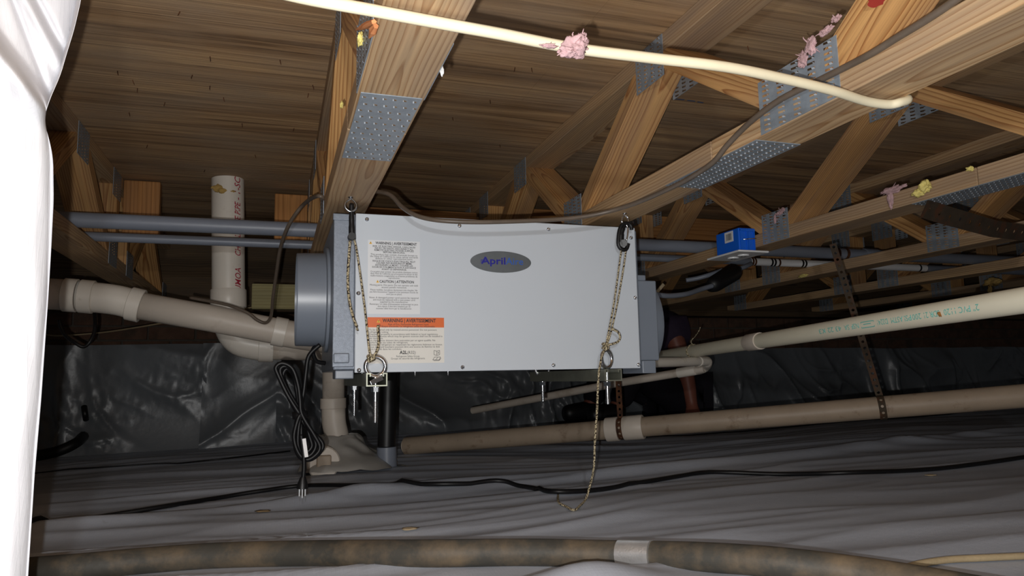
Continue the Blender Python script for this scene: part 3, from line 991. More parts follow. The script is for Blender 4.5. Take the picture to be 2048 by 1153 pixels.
# left hanger: screw eye, black clip, rope
hk = P(701, 413, Y=1.437)
o = Vector((hk.x, 1.437, ZB))
r = thing('screw_eye', o, 'small open screw eye in the truss above the left end of the dehumidifier', 'hook', 'screw eyes in the trusses')
m = MB(o)
pts = [(hk.x, 1.437, ZB + .004), (hk.x, 1.437, ZB - .003), (hk.x - .006, 1.435, ZB - .008), (hk.x - .011, 1.434, ZB - .016), (hk.x - .0095, 1.434, ZB - .025), (hk.x, 1.434, ZB - .031),
       (hk.x + .009, 1.434, ZB - .026), (hk.x + .0115, 1.434, ZB - .017), (hk.x + .006, 1.435, ZB - .008), (hk.x + .001, 1.436, ZB - .004)]
m.tube(catmull(pts, 5), .0018, 8); m.build('eye', M['steel'], r, True)
m = MB(o); m.lathe((hk.x, 1.437, ZB), (0, 0, -1), [(0, .0055), (.0012, .0055), (.0012, .0018)], 14); m.build('flange', M['steel'], r)

K1 = lambda x, y, Y=1.437: P(x, y, Y=Y)
o = K1(703, 450)
rt = thing('rope_hanger', o, 'black clip with a speckled tan rope tied to the left front eye bolt', 'rope hanger', 'rope hangers holding the dehumidifier')
m = MB(o); m.tube(catmull([K1(703, 408), K1(703, 430), K1(703.5, 450), K1(704, 470), K1(704, 480)], 4), [.0048] * 5 + [.0055] * 4 + [.0065] * 4 + [.0075] * 3 + [.0072], 12)
m.build('clip', M['black_pl'], rt, True)
m = MB(o); m.tube([K1(703, 474) + Vector((0, -.009, 0)), K1(703, 474) + Vector((0, .009, 0))], .0075, 14); m.build('pulley', M['black_pl'], rt, True, 0, .7)
m = MB(o)
rope_tube(m, [K1(708, 478), K1(713, 500), K1(722, 560), K1(731, 630), K1(737, 690), K1(741, 712, 1.43), K1(744, 720, 1.428)])
rope_tube(m, [K1(700, 482), K1(698, 510), K1(696, 540), K1(696, 575), K1(700, 610), K1(708, 640), K1(714, 655)], .0026)
for q in range(6):
    rope_tube(m, [K1(714, 655), K1(714 + random.uniform(-2, 5), 661 + random.uniform(-2, 3), 1.437 + random.uniform(-.004, .004))], .0008, 2)
m.build('rope', M['rope'], rt, True)
m = MB(o)
for q in range(3):
    pts = [K1(742, 714 + q * 4) + Vector((.007 * math.cos(t), .009 * math.sin(t), .003 * math.sin(t + q))) for t in [2 * PI * k / 12 for k in range(12)]]
    m.tube(pts, .0024, 7, False, True)
rope_tube(m, [K1(744, 716, 1.428), K1(752, 706, 1.426), K1(757, 690, 1.426), K1(757, 672, 1.428), K1(756, 660, 1.428), K1(756, 652, 1.428)], .0026)
m.tube([K1(756, 651, 1.428), K1(757, 655, 1.428)], .0034, 8)
m.build('knot', M['rope'], rt, True)

# right hanger
hk = P(1250, 438, Y=1.437)
o = Vector((hk.x, 1.437, ZB))
r = thing('screw_eye', o, 'bright screw eye in the truss above the right end of the dehumidifier', 'hook', 'screw eyes in the trusses')
m = MB(o)
pts = [(hk.x, 1.437, ZB + .004), (hk.x - .001, 1.437, ZB - .004), (hk.x - .007, 1.437, ZB - .01), (hk.x - .008, 1.437, ZB - .02), (hk.x, 1.437, ZB - .028), (hk.x + .008, 1.437, ZB - .02), (hk.x + .007, 1.437, ZB - .01), (hk.x + .002, 1.437, ZB - .005)]
m.tube(catmull(pts, 5), .0023, 8); m.build('eye', M['chrome'], r, True)
m = MB(o); m.lathe((hk.x, 1.437, ZB), (0, 0, -1), [(0, .0055), (.0012, .0055), (.0012, .0018)], 14); m.build('flange', M['steel'], r)
o = K1(1245, 470)
rt = thing('rope_hanger', o, 'black snap pulley with a speckled tan rope and a long tail trailing to the ground', 'rope hanger', 'rope hangers holding the dehumidifier')
m = MB(o)
m.tube(catmull([K1(1256, 447), K1(1246, 449), K1(1240, 458), K1(1237, 475), K1(1237, 490), K1(1243, 499), K1(1252, 499), K1(1256, 488)], 4), .0048, 10)
m.tube(catmull([K1(1247, 449), K1(1256, 447), K1(1262, 452), K1(1263, 460)], 4), .0045, 10)
m.tube(catmull([K1(1250, 451), K1(1245, 458), K1(1242, 470), K1(1242, 482), K1(1247, 493)], 4), [.005] * 4 + [.0062] * 4 + [.0072] * 4 + [.0078] * 5, 12)
m.tube([K1(1247, 487, 1.429), K1(1247, 487, 1.445)], .0085, 16)
m.build('clip', M['black_pl'], rt, True, 0, .8)
m = MB(o); m.tube(catmull([K1(1250, 446), K1(1255, 455), K1(1255, 470), K1(1253, 482)], 4), .0017, 8); m.build('spring_gate', M['chrome'], rt, True)
m = MB(o)
rope_tube(m, [K1(1244, 485), K1(1240, 520), K1(1229, 600), K1(1220, 650), K1(1213, 686), K1(1212, 700, 1.43)])
rope_tube(m, [K1(1253, 488), K1(1248, 530), K1(1234, 610), K1(1223, 660), K1(1214, 690), K1(1208, 702, 1.43)])
m.build('rope', M['rope'], rt, True)
m = MB(o)
for q in range(3):
    pts = [K1(1211, 690 + q * 5) + Vector((.0065 * math.cos(t), .008 * math.sin(t), .003 * math.sin(t + q))) for t in [2 * PI * k / 12 for k in range(12)]]
    m.tube(pts, .0024, 7, False, True)
rope_tube(m, [K1(1212, 691, 1.427), K1(1224, 689, 1.424), K1(1236, 684, 1.424), K1(1240, 675, 1.424), K1(1236, 665, 1.424), K1(1227, 660, 1.424)], .0026)
m.tube([K1(1227, 660, 1.424), K1(1224, 658, 1.424)], .0034, 8)
m.build('knot', M['rope'], rt, True)
m = MB(o)
tail = [K1(1209, 700, 1.428), K1(1202, 720, 1.41), K1(1197, 755, 1.40), K1(1194, 820, 1.40), K1(1190, 880, 1.41), K1(1188, 930, 1.42), K1(1183, 960, 1.44)]
tail += [G(1172, 998, .0035), G(1160, 1012, .0035), G(1148, 1021, .0035), G(1132, 1014, .0035), G(1117, 1005, .0035), G(1116, 990, .0035)]
rope_tube(m, tail, .0024, 8)
m.build('rope_tail', M['rope'], rt, True)

# ------------------------------------------------------------------ cables under the trusses
def run(name, pts, r, mat, label, cat, k=6, n=10, group=None, ground=False):
    c = catmull(pts, k)
    if ground: c = [Vector((p.x, p.y, max(p.z, F(p.x, p.y) + r * .8))) for p in c]
    m = MB(c[len(c) // 2]); m.tube(c, r, n)
    return tag(m.build(name, M[mat], None, True), label, cat, group)


ZC = .3585
pts = [P(470, -40, Z=ZC), P(600, -6, Z=ZC)] + [P(x, y, Z=ZC) for x, y in [(750, 22), (900, 50), (1000, 68), (1150, 97), (1300, 116), (1450, 134), (1560, 156)]] + \
      [P(1660, 180, Z=.357), P(1730, 202, Z=.356), P(1775, 209, Z=.356), P(1800, 205, Z=.358), P(1814, 197, X=.812), Vector((.818, .76, .40)), Vector((.85, .80, .44))]
run('cream_cable', pts, .0062, 'cable', 'thick cream cable stapled under the trusses, crossing the top of the picture', 'cable')

pts = [P(1990, -60, X=.709), P(1880, 22, X=.708), P(1790, 78, X=.707), P(1745, 106, X=.706), P(1700, 130, X=.706), P(1640, 160, X=.705), P(1560, 200, X=.70), P(1500, 245, X=.698), P(1455, 290, X=.695), P(1420, 330, X=.69), P(1350, 372, X=.69), P(1250, 414, Y=1.27), P(1150, 436, Y=1.32), P(1000, 444, Y=1.33), P(900, 443, Y=1.34), P(840, 434, Y=1.37),
       P(805, 415, Y=1.42), P(780, 390, Y=1.46), Vector((.188, 1.50, .402)), Vector((.165, 1.56, .4165)), Vector((.11, 1.70, .4155)), P(640, 392, X=.082), P(612, 405, Y=1.83), P(590, 430, Y=1.88), P(572, 462, Y=1.92), P(560, 500, Y=2.0),
       P(553, 545, Y=2.07), P(546, 595, Y=2.14), P(542, 632, Y=2.21), P(532, 646, Y=2.235), P(515, 641, Y=2.24), P(495, 626, Y=2.245), P(460, 612, Y=2.255), P(425, 604, Y=2.27), P(380, 596, Y=2.30)]
run('hanging_cable', pts, .0047, 'cable_brown', 'grey brown cable sagging over the top of the dehumidifier, down to the left pipes', 'cable', 6)

run('black_cable', [P(188, 615, Y=2.36), P(190, 655, Y=2.3), P(182, 680, Y=2.28), P(168, 694, Y=2.28), P(150, 686, Y=2.28), P(128, 668, Y=2.3), P(118, 640, Y=2.3)], .005, 'rubber', 'short black cable drooping in a U below the left pipe fitting', 'cable')
run('grey_wire', [Vector((-1.0, YW - .012, .235)), P(120, 672, Y=3.2), P(200, 666, Y=3.1), P(270, 656, Y=3.0), P(345, 643, Y=2.95), Vector((-.06, 2.95, .30))], .003, 'tan_cord', 'thin grey wire stretched behind the left pipe, above the wall plastic', 'wire')

# ground cables
run('ground_cable', [G(x, y, .006) for x, y in [(40, 1054), (130, 1045), (230, 1030), (340, 1012), (440, 996), (520, 983), (610, 972), (740, 971), (870, 969), (1000, 969), (1060, 976), (1110, 984), (1200, 980), (1300, 963), (1420, 946), (1560, 949), (1700, 946), (1850, 940), (1960, 928), (2070, 912)]], .0055, 'rubber', 'long black cable lying across the grey ground sheet under the dehumidifier', 'cable', 10, ground=True)
run('thin_ground_wire', [G(x, y, .003) for x, y in [(60, 948), (200, 940), (330, 930), (450, 918), (580, 903)]], .0028, 'rubber', 'thin black wire along the ground near the left wall plastic', 'wire', 10, ground=True)
run('thin_ground_wire', [G(x, y, .003) for x, y in [(1040, 886), (1180, 882), (1320, 877), (1480, 864), (1650, 848), (1850, 833), (2060, 815)]], .0028, 'rubber', 'thin black wire along the ground below the tan suspended drain pipe', 'wire', 10, ground=True)
run('tan_cord', [G(x, y, .006) for x, y in [(1740, 1166), (1775, 1150), (1830, 1131), (1890, 1121), (1960, 1117), (2070, 1112)]], .0048, 'tan_cord', 'dusty tan cord on the ground at the bottom right corner', 'cord')

# foreground pipe on the ground
pts = [G(x, y, .017) for x, y in [(20, 1146), (150, 1136), (300, 1122), (450, 1112), (650, 1108), (850, 1108), (1050, 1106), (1240, 1110), (1400, 1115), (1560, 1127), (1720, 1147), (1880, 1174), (2060, 1210)]]
pts = [Vector((p.x, p.y, max(p.z, F(p.x, p.y) + .012))) for p in pts]
c = catmull(pts, 8)
mo = pts[6]
r = thing('ground_pipe', mo, 'muddy black pipe lying on the ground sheet along the bottom of the picture', 'pipe')
MB(mo).tube(c, .0205, 20).build('pipe', M['mud_pipe'], r, True)
i0 = min(range(len(c)), key=lambda i: (c[i] - G(1238, 1110, .017)).length); i1 = min(range(len(c)), key=lambda i: (c[i] - G(1304, 1112, .017)).length)
a, b = c[56], c[56].lerp(c[64], .42)
seg = [a.lerp(b, t / 4) for t in range(5)]
seg = [min(c, key=lambda q: (q - s_).length) * 0 + s_ for s_ in seg]
MB(mo).tube([a.lerp(b, t / 6) for t in range(7)], .0218, 24).build('foil_band', M['silver_tape'], r, True, 0, .8)

# ------------------------------------------------------------------ PVC drain on the left
D2 = lambda x, y, Y=2.30: P(x, y, Y=Y)
do = Vector((-.15, 2.42, -.26))
dr = thing('drain_pipe', do, 'white PVC drain with a vertical stack, a sloping branch and a drop to the ground', 'drain pipe')
def hub(mb_, a, b, r, n=28):
    a, b = Vector(a), Vector(b)
    L = (b - a).length
    mb_.lathe(a, b - a, [(0, r * .86), (0, r), (L * .04, r * 1.03), (L * .96, r * 1.03), (L, r), (L, r * .86)], n)
m = MB(do); m.tube([D2(20, 584, 2.3), D2(130, 590)], .044, 28); m.build('branch_pipe', M['pvc_dirty'], dr, True)
for a, b in (((128, 590), (155, 592)), ((160, 592.5), (188, 595))):
    m = MB(do); hub(m, D2(*a), D2(*b), .0465); m.build('coupling', M['pvc'], dr, True, 0, .6)
m = MB(do); m.tube(catmull([D2(186, 595), D2(215, 598), D2(240, 602), D2(262, 608)], 4), .0435, 28); m.build('bend_fitting', M['pvc'], dr, True)
m = MB(do); hub(m, D2(258, 607), D2(284, 613), .0475); m.build('coupling', M['pvc'], dr, True, 0, .6)
m = MB(do); m.tube([D2(280, 612), D2(420, 637), D2(545, 661.5), D2(560, 664.5)], .0400, 28); m.build('branch_pipe', M['pvc_dirty'], dr, True)
m = MB(do); hub(m, D2(547, 662), D2(572, 667), .0435); m.build('coupling', M['pvc'], dr, True, 0, .6)
m = MB(do); m.tube(catmull([D2(570, 667), D2(600, 672), D2(650, 680, 2.34)], 4), .0420, 28); m.build('branch_pipe', M['pvc_dirty'], dr, True)
st = lambda x, y: P(x, y, Y=2.50)
top = st(455.5, 368); top.z = ZP - .001
m = MB(do); m.tube([top, st(457, 590)], .0515, 32); stk = m.build('stack_pipe', M['pvc'], dr, True, 0, .8)
m = MB(do)
q0, q1 = st(457, 560), st(456, 372)
axd = (q1 - q0)
def onstack(u, v):
    # u along the pipe upwards, v around
    t = u / axd.length
    cpt = q0 + axd * t
    ang = math.radians(-38) + v / .0515
    return cpt + Vector((math.sin(-ang) * .0521, -math.cos(ang) * .0521, 0))
for (s_, u0, u1) in (('UMOA', -.04, .035), ('CHARLOTTE PIPE', .075, .255), ('- 1-SC', .262, .34)):
    put_text(m, s_, lambda px, py: onstack(px, py), width=u1 - u0, size=.030, bold=.01, x=u0, y=-.010, shear=.2)
m.build('pipe_print', M['ink_red'], stk)
m = MB(do); hub(m, st(457, 580), st(457, 616), .0545, 32); m.build('hub', M['pvc'], dr, True, 0, .6)
m = MB(do); m.tube(catmull([st(457, 610), st(458, 640), st(466, 665), st(482, 682), st(510, 690), st(530, 692)], 5), .0500, 28); m.build('elbow', M['pvc'], dr, True)
m = MB(do); hub(m, st(518, 691), st(548, 692), .0535); m.build('coupling', M['pvc'], dr, True, 0, .6)
m = MB(do); m.tube(catmull([st(540, 692), st(600, 693), st(640, 694), P(668, 702, Y=2.46), P(672, 730, Y=2.44)], 5), .047, 28); m.build('elbow', M['pvc_dirty'], dr, True)
dp = lambda x, y: P(x, y, Y=2.44)
m = MB(do); m.tube([dp(667, 715), dp(667, 802)], .0355, 28); m.build('drop_pipe', M['pvc_dirty'], dr, True)
m = MB(do); hub(m, dp(666.5, 797), dp(666.5, 818), .0405); m.build('coupling', M['pvc_dirty'], dr, True, 0, .6)
m = MB(do); m.tube(catmull([dp(667, 815), dp(668, 845), dp(673, 870), dp(678, 905)], 4), .0385, 28); m.build('drop_pipe', M['pvc_dirty'], dr, True)
# cleanout with a square plug, wrapped in plastic
cp = P(648, 928, Y=2.26)
m = MB(do); m.lathe(cp + Vector((0, .10, 0)), (0, -1, 0), [(0, .05), (.08, .05), (.085, .046), (.085, 0)], 24); cl = m.build('cleanout', M['pvc_dirty'], dr, True, 0, .6)
m = MB(do); m.box((cp.x - .0215, cp.y - .004, cp.z - .024), (cp.x + .0215, cp.y + .02, cp.z + .024)); m.build('square_plug', M['pvc_tan'], cl, False, .004)
# old foam on the top of the stack
def lump(mb_, c, r, sc=(1, 1, 1), seed=0, amp=.45, sub=3):
    bm = bmesh.new(); bmesh.ops.create_icosphere(bm, subdivisions=sub, radius=1)
    n0 = []
    for v in bm.verts:
        d = v.co.normalized()
        k = 1 + amp * noise.noise(d * 1.8 + Vector((seed, seed * 2.1, 0))) + amp * .4 * noise.noise(d * 5 + Vector((seed, 0, 3)))
        n0.append(Vector(c) + Vector((d.x * sc[0], d.y * sc[1], d.z * sc[2])) * (r * k))
    mb_.add(n0, [[v.index for v in f.verts] for f in bm.faces], None)
    bm.free()
m = MB(do)
fr = P(438, 377, Y=2.455)
lump(m, fr, .016, (1, .4, .8), 3); lump(m, fr + Vector((.012, -.004, -.008)), .011, (1.4, .4, .8), 5); lump(m, fr + Vector((.035, -.002, -.008)), .008, (1.6, .4, .6), 8); lump(m, fr + Vector((-.016, 0, .002)), .009, (1, .5, .6), 9)
m.build('foam_seal', M['foam_old'], dr, True)

# plastic boot around the drain base
bo = G(672, 940)
def boot(u, v):
    a = 2 * PI * u
    rr = .06 + .085 * v ** 2.2 + .05 * math.exp(-((u - .74) / .13) ** 2) * v
    rr *= 1 + .22 * noise.noise(Vector((math.cos(a) * 2, math.sin(a) * 2, v * 3))) * (.4 + v)
    cx_, cy_ = bo.x + .005 + .03 * v, 2.42 - .02 * v
    x, y = cx_ + rr * math.cos(a) * 1.05, cy_ + rr * math.sin(a) * .9
    zt = -.178
    z = zt * (1 - v ** 1.4) + (F(x, y) + .003) * v ** 1.4 + .006 * ridged(a * 2.5, v * 4, 2)
    return (x, y, z)
m = MB(bo); m.grid(boot, 72, 22)
tag(m.build('plastic_boot', M['boot'], None, True), 'wrinkled dirty plastic wrapped round the foot of the white drop pipe', 'plastic wrap')

# black riser with grey sleeve
br = P(772, 850, Y=2.36)
r = thing('vent_pipe', Vector((br.x, 2.36, -.28)), 'black vertical pipe with a grey sleeve at its foot behind the left strut', 'pipe')
ro = Vector((br.x, 2.36, -.28))
pb = P(774, 945, Y=2.36); pm = P(773, 893, Y=2.36); pt = P(778, 700, Y=2.36)
MB(ro).tube([pm, pt, pt + Vector((0, 0, .2))], .029, 24).build('pipe', M['black_pl'], r, True, 0, .8)
MB(ro).tube([pb, pm.lerp(pb, .03)], [.033, .0315], 24).build('sleeve', M['pvc_grey'], r, True, 0, .8)
m = MB(ro)
def flare(u, v):
    a = 2 * PI * u; rr = .033 + .04 * v ** 1.5 * (1 + .5 * noise.noise(Vector((math.cos(a) * 2, math.sin(a) * 2, 1))))
    x, y = pb.x + rr * math.cos(a), pb.y + rr * math.sin(a)
    return (x, y, (pb.z + .012) * (1 - v) + (F(x, y) + .002) * v)
m.grid(flare, 40, 6); m.build('tape_skirt', M['silver_tape'], r, True)

# black pipe stubs at the left wall
run('black_hose', [P(40, 918, Y=3.3), P(110, 905, Y=3.38), P(150, 888, Y=3.42), P(166, 874, Y=3.5)], .022, 'black_pl', 'black hose end poking through the plastic low at the left wall', 'hose')
run('black_strap', [P(168, 814, Y=3.62), P(170, 828, Y=3.60), P(172, 840, Y=3.62)], .012, 'black_pl', 'short black stub on the wall plastic above the hose end', 'stub')

# ------------------------------------------------------------------ conduits resting on the bottom chords
zc1 = ZB + CT + .021; zc2 = ZB + CT + .0138
def xat(px, y_, Y): return P(px, y_, Y=Y).x
o = Vector((1.0, 2.07, zc1))
r = thing('conduit', o, 'thicker grey conduit crossing the trusses, the upper of the two', 'conduit', 'grey conduits lying across the trusses')
x0, x1 = -1.0, 5.4
MB(o).tube([(x0, 2.07, zc1), (xat(1660, 508, 2.07), 2.07, zc1)], .0205, 18).build('pipe', M['pvc_grey'], r, True, 0, .8)
MB(o).tube([(xat(1650, 508, 2.07), 2.07, zc1), (x1, 2.07, zc1)], .0198, 18).build('pipe', M['pvc_grey'], r, True, 0, .8)
for px in (1672, 1690):
    x = xat(px, 508, 2.07)
    MB(o).tube([(x - .006, 2.07, zc1), (x + .006, 2.07, zc1)], .0212, 18).build('ring', M['rust'], r, True, 0, .8)
for px in (1740,):
    x = xat(px, 508, 2.07)
    m = MB(o); hub(m, (x - .03, 2.07, zc1), (x + .03, 2.07, zc1), .023, 18); m.build('coupling', M['pvc_grey'], r, True, 0, .6)
o = Vector((1.0, 2.26, zc2))
r = thing('conduit', o, 'thinner grey conduit crossing the trusses, turning white right of the blue box', 'conduit', 'grey conduits lying across the trusses')
xa, xb = xat(1500, 525, 2.26), xat(1850, 535, 2.26)
MB(o).tube([(x0, 2.26, zc2), (xa, 2.26, zc2)], .0136, 16).build('pipe', M['pvc_grey'], r, True, 0, .8)
MB(o).tube([(xa, 2.26, zc2), (xb, 2.26, zc2)], .0145, 16).build('white_pipe', M['pvc_white2'], r, True, 0, .8)
MB(o).tube([(xb, 2.26, zc2), (x1, 2.26, zc2)], .0136, 16).build('pipe', M['pvc_grey'], r, True, 0, .8)
for px in (1503, 1508, 1541, 1547, 1556, 1602, 1608, 1836):
    x = xat(px, 526, 2.26)
    MB(o).tube([(x - .004, 2.26, zc2), (x + .004, 2.26, zc2)], .0152, 16).build('ring', M['rust' if px in (1508, 1556, 1503) else 'black_pl'], r, True, 0, .8)

# flexible grey conduits and their dark sleeve, right of the dehumidifier
run('flex_conduit', [P(1296, 585, Y=2.0), P(1320, 591, Y=2.0), P(1345, 592, Y=2.02), P(1375, 588, Y=2.05), P(1402, 579, Y=2.1), P(1425, 572, Y=2.12)], .0085, 'pvc_grey', 'lower grey flexible conduit curving out beside the right duct collar', 'conduit')
run('flex_conduit', [P(1372, 561, Y=2.3), P(1395, 557, Y=2.28), P(1420, 550, Y=2.25), P(1445, 541, Y=2.2)], .0085, 'pvc_grey', 'upper grey flexible conduit ending in the dark sleeve under the trusses', 'conduit')
a, b = P(1420, 574, Y=2.13), P(1478, 538, Y=2.2)
m = MB(a.lerp(b, .5)); m.tube([a, a.lerp(b, .15), a.lerp(b, .8), b], [.02, .03, .033, .012], 12)
tag(m.build('dark_sleeve', M['black_pl'], None, True), 'dark sleeve joining the flexible grey conduits behind the trusses', 'sleeve')
run('small_connector', [b, P(1490, 534, Y=2.2), P(1502, 528, Y=2.22)], .0085, 'pvc_grey', 'little grey connector at the top end of the dark sleeve', 'connector')
q1 = P(1327, 569, X=1.352); q0 = P(1309, 590, Y=q1.y); m = MB(q1); m.prism(q0, q1, (0, 1, 0), w=.006, t=.011)
tag(m.build('wood_splinter', M['chip'], None), 'pale splinter sticking out above the right duct collar', 'splinter')

# ------------------------------------------------------------------ suspended tan drain on the right
OD = .064
def DW(x, y, w, od): return P(x, y, d=od * FPX / w)
A, B = DW(812, 893, 34.5, OD), DW(2090, 789, 47.5, OD)
def onAB(x):
    # point of the pipe axis at picture column x
    lo, hi = 0.0, 1.0
    for _ in range(40):
        mid = (lo + hi) / 2; q = A.lerp(B, mid)
        cx_ = sum(RX[i][0] * q[i] for i in range(3)); cz_ = sum(RX[i][2] * q[i] for i in range(3))
        if 1024 + FPX * cx_ / cz_ < x: lo = mid
        else: hi = mid
    return A.lerp(B, lo)
o = A.lerp(B, .4)
r = thing('suspended_drain', o, 'tan brown drain pipe hung on rusty straps low across the right half', 'drain pipe')
MB(o).tube([A, A.lerp(B, .5), B], OD / 2, 24).build('pipe', M['pvc_tan'], r, True, 0, .8)
for a, b in ((1213, 1237), (1248, 1287)):
    m = MB(o); hub(m, onAB(a), onAB(b), OD / 2 * 1.2, 24); m.build('coupling', M['pvc_dirty'], r, True, 0, .6)
m = MB(o); m.tube([A + (A - B).normalized() * .012, A], [.018, OD / 2], 20); m.build('pipe_end', M['pvc_dirty'], r, True)


def strip_holes(mb_, path, side, w, cell, hole, t=.0012):
    """perforated steel strap: cells with a hexagon-ish hole along a polyline"""
    path = [Vector(p) for p in path]
    L = [0]
    for a, b in zip(path, path[1:]): L.append(L[-1] + (b - a).length)
    def at(s):
        for i in range(len(path) - 1):
            if s <= L[i + 1] or i == len(path) - 2:
                t_ = (s - L[i]) / max(L[i + 1] - L[i], 1e-9)
                return path[i].lerp(path[i + 1], t_), (path[i + 1] - path[i]).normalized()
    n = max(1, int(L[-1] / cell))
    for i in range(n):
        s0, s1 = L[-1] * i / n, L[-1] * (i + 1) / n
        sc = (s0 + s1) / 2
        def pt(s, q, off=0):
            p, d = at(s)
            sd = (side - d * side.dot(d)).normalized()
            nn = d.cross(sd)
            return p + sd * q + nn * off
        oct_ = [(sc + hole * math.cos(a), hole * math.sin(a)) for a in [PI / 8 + PI / 4 * k for k in range(8)]]
        for off in (0, t):
            vs = [pt(s1, w / 2, off), pt(s0, w / 2, off), pt(s0, -w / 2, off), pt(s1, -w / 2, off)] + [pt(a, b, off) for a, b in oct_]
            fs = [(0, 5, 4), (0, 1, 6, 5), (1, 7, 6), (1, 2, 8, 7), (2, 9, 8), (2, 3, 10, 9), (3, 11, 10), (3, 0, 4, 11)]
            mb_.add(vs, fs, [[(0, 0)] * len(f) for f in fs])


def pipe_strap(px, topx, topy, label, mat):
    c = onAB(px)
    ax = (B - A).normalized()
    tp = P(topx, topy, Z=ZB)
    tp = tp * ((c - Vector((0, 0, 0))).length * .995 / tp.length) if False else tp
    rr = OD / 2 + .002
    perp = (Vector((0, 0, 1)) - ax * ax.z).normalized(); q = ax.cross(perp)
    up = Vector((c.x - (.13 if px > 1500 else .01), c.y, ZB))
    loop = [c + (perp * math.cos(t) + q * math.sin(t)) * rr for t in [2 * PI * k / 20 for k in range(21)]]
    m = MB(c)
    strip_holes(m, [up, c + perp * rr], ax, .019, .019, .0042)
    strip_holes(m, loop, ax, .019, .019, .0042)
    o = m.build('hanger_strap', M[mat], None)
    return tag(o, label, 'strap', 'rusty perforated hanger straps')


pipe_strap(1763, 1715, 560, 'dusty perforated strap hanging down to the tan drain at the right', 'rust2')
pipe_strap(1243, 1248, 770, 'rusty perforated strap between the couplings of the tan drain', 'rust')
a, b = Vector((1.375, 1.178, ZB - .018)), Vector((1.955, 1.34, ZB - .018))
m = MB(a)
strip_holes(m, [a + Vector((-.03, -.01, 0)), a + Vector((.05, .015, -.004)), a.lerp(b, .5) + Vector((0, 0, -.012)), b + Vector((.03, .01, .001))], Vector((0, .45, -.85)), .042, .045, .005)
tag(m.build('strap_plate', M['rust2'], None), 'wide brown rusty perforated strap across two trusses at the upper right', 'strap')

# ------------------------------------------------------------------ cream water pipe on the right
OW = .042
wa, wb = DW(1296, 717, 20.5, OW), DW(2100, 593, 55.5, OW)
o = wa.lerp(wb, .5)
r = thing('water_pipe', o, 'cream water pipe with upside-down teal print, running to the right edge', 'pipe')
wp = MB(o).tube([wa, wa.lerp(wb, .5), wb], OW / 2, 24).build('pipe', M['pvc_cream'], r, True, 0, .8)
def onW(x):
    lo, hi = 0.0, 1.0
    for _ in range(40):
        mid = (lo + hi) / 2; q = wa.lerp(wb, mid)
        cx_ = sum(RX[i][0] * q[i] for i in range(3)); cz_ = sum(RX[i][2] * q[i] for i in range(3))
        if 1024 + FPX * cx_ / cz_ < x: lo = mid
        else: hi = mid
    return wa.lerp(wb, lo)
m = MB(o); hub(m, onW(1497), onW(1521), OW / 2 * 1.12, 24); m.build('coupling', M['pvc_dirty'], r, True, 0, .6)
ax = (wb - wa).normalized()
def onwater(s, v):
    """s metres from the far end towards the camera, v around: upside-down print"""
    c = wa + ax * s
    tocam = (-c - ax * (-c).dot(ax)).normalized()
    e2 = ax.cross(tocam)
    if e2.z < 0: e2 = -e2
    ang = v / (OW / 2)
    return c + (tocam * math.cos(ang) + e2 * math.sin(ang)) * (OW / 2 + .0005)
m = MB(o)
sA = lambda x: (onW(x) - wa).length
for (s_, xl, xr) in (('2" PVC', 1935, 1985), ('PVC', 1935, 1962), ('1120', 1905, 1932), ('SDR 21', 1863, 1900), ('200', 1842, 1862), ('PSI', 1826, 1842), ('ASTM', 1797, 1825), ('D2241', 1770, 1794), ('NSF', 1718, 1735), ('SA', 1704, 1716), ('43 22', 1668, 1700), ('K3', 1653, 1667)):
    if s_ == '2" PVC': s_, xl, xr = '2"', 1966, 1980
    # print starts at the near end, so it reads upside down from here
    s0, s1 = sA(xl), sA(xr)
    put_text(m, s_, lambda px, py: onwater(s1 - px, -py), width=(s1 - s0) * .86, size=.0155, bold=.0, x=0, y=-.0055)
s0, s1 = sA(1740), sA(1766)
for (p0, p1) in (((0, -.006), (1, -.006)), ((0, .006), (1, .006)), ((0, -.006), (0, .006)), ((1, -.006), (1, .006)), ((.2, .001), (.8, .001))):
    pa = (s0 + (s1 - s0) * p0[0], p0[1]); pb_ = (s0 + (s1 - s0) * p1[0], p1[1])
    d = .0008
    if p0[1] == p1[1]:
        qs = [(pa[0], pa[1] - d), (pb_[0], pa[1] - d), (pb_[0], pa[1] + d), (pa[0], pa[1] + d)]
    else:
        qs = [(pa[0] - d, pa[1]), (pa[0] + d, pa[1]), (pa[0] + d, pb_[1]), (pa[0] - d, pb_[1])]
    m.add([onwater(a_, b_) for a_, b_ in qs], [(0, 1, 2, 3)])
m.build('pipe_print', M['ink_teal'], wp)
c = onW(1885); d_ = (-c).normalized()
m = MB(o); lump(m, c + d_ * (OW / 2) + Vector((0, 0, -.002)), .008, (1.3, .6, .8), 4); m.build('foam_blob', M['foam_dark'], r, True)

# condensate return pipes just right of the unit
c1 = P(1306, 726, Y=2.0); c2 = P(1412, 723, Y=2.15); c3 = P(1408, 738, Y=2.2); c4 = P(1240, 766, Y=2.45); c5 = P(945, 822, Y=3.0)
o = c2
r = thing('condensate_pipe', o, 'thin white pipe with a U-turn elbow below the right duct collar', 'pipe')
MB(o).tube([c1 + (c1 - c2) * .2, c2], .0155, 18).build('pipe', M['pvc'], r, True, 0, .8)
m = MB(o); m.tube(catmull([c2 + (c1 - c2) * .16, c2, c2 + Vector((.012, .012, -.006)), c2.lerp(c3, .6) + Vector((.018, .02, 0)), c3 + Vector((.004, .02, 0)), c3 + (c4 - c3) * .12], 5), .0175, 18); m.build('elbow', M['pvc'], r, True)
MB(o).tube([c3, c4, c5], .0150, 18).build('pipe', M['pvc_dirty'], r, True, 0, .8)
m = MB(o); hub(m, c3 + (c4 - c3) * .10, c3 + (c4 - c3) * .30, .0175, 18); m.build('coupling', M['pvc'], r, True, 0, .6)
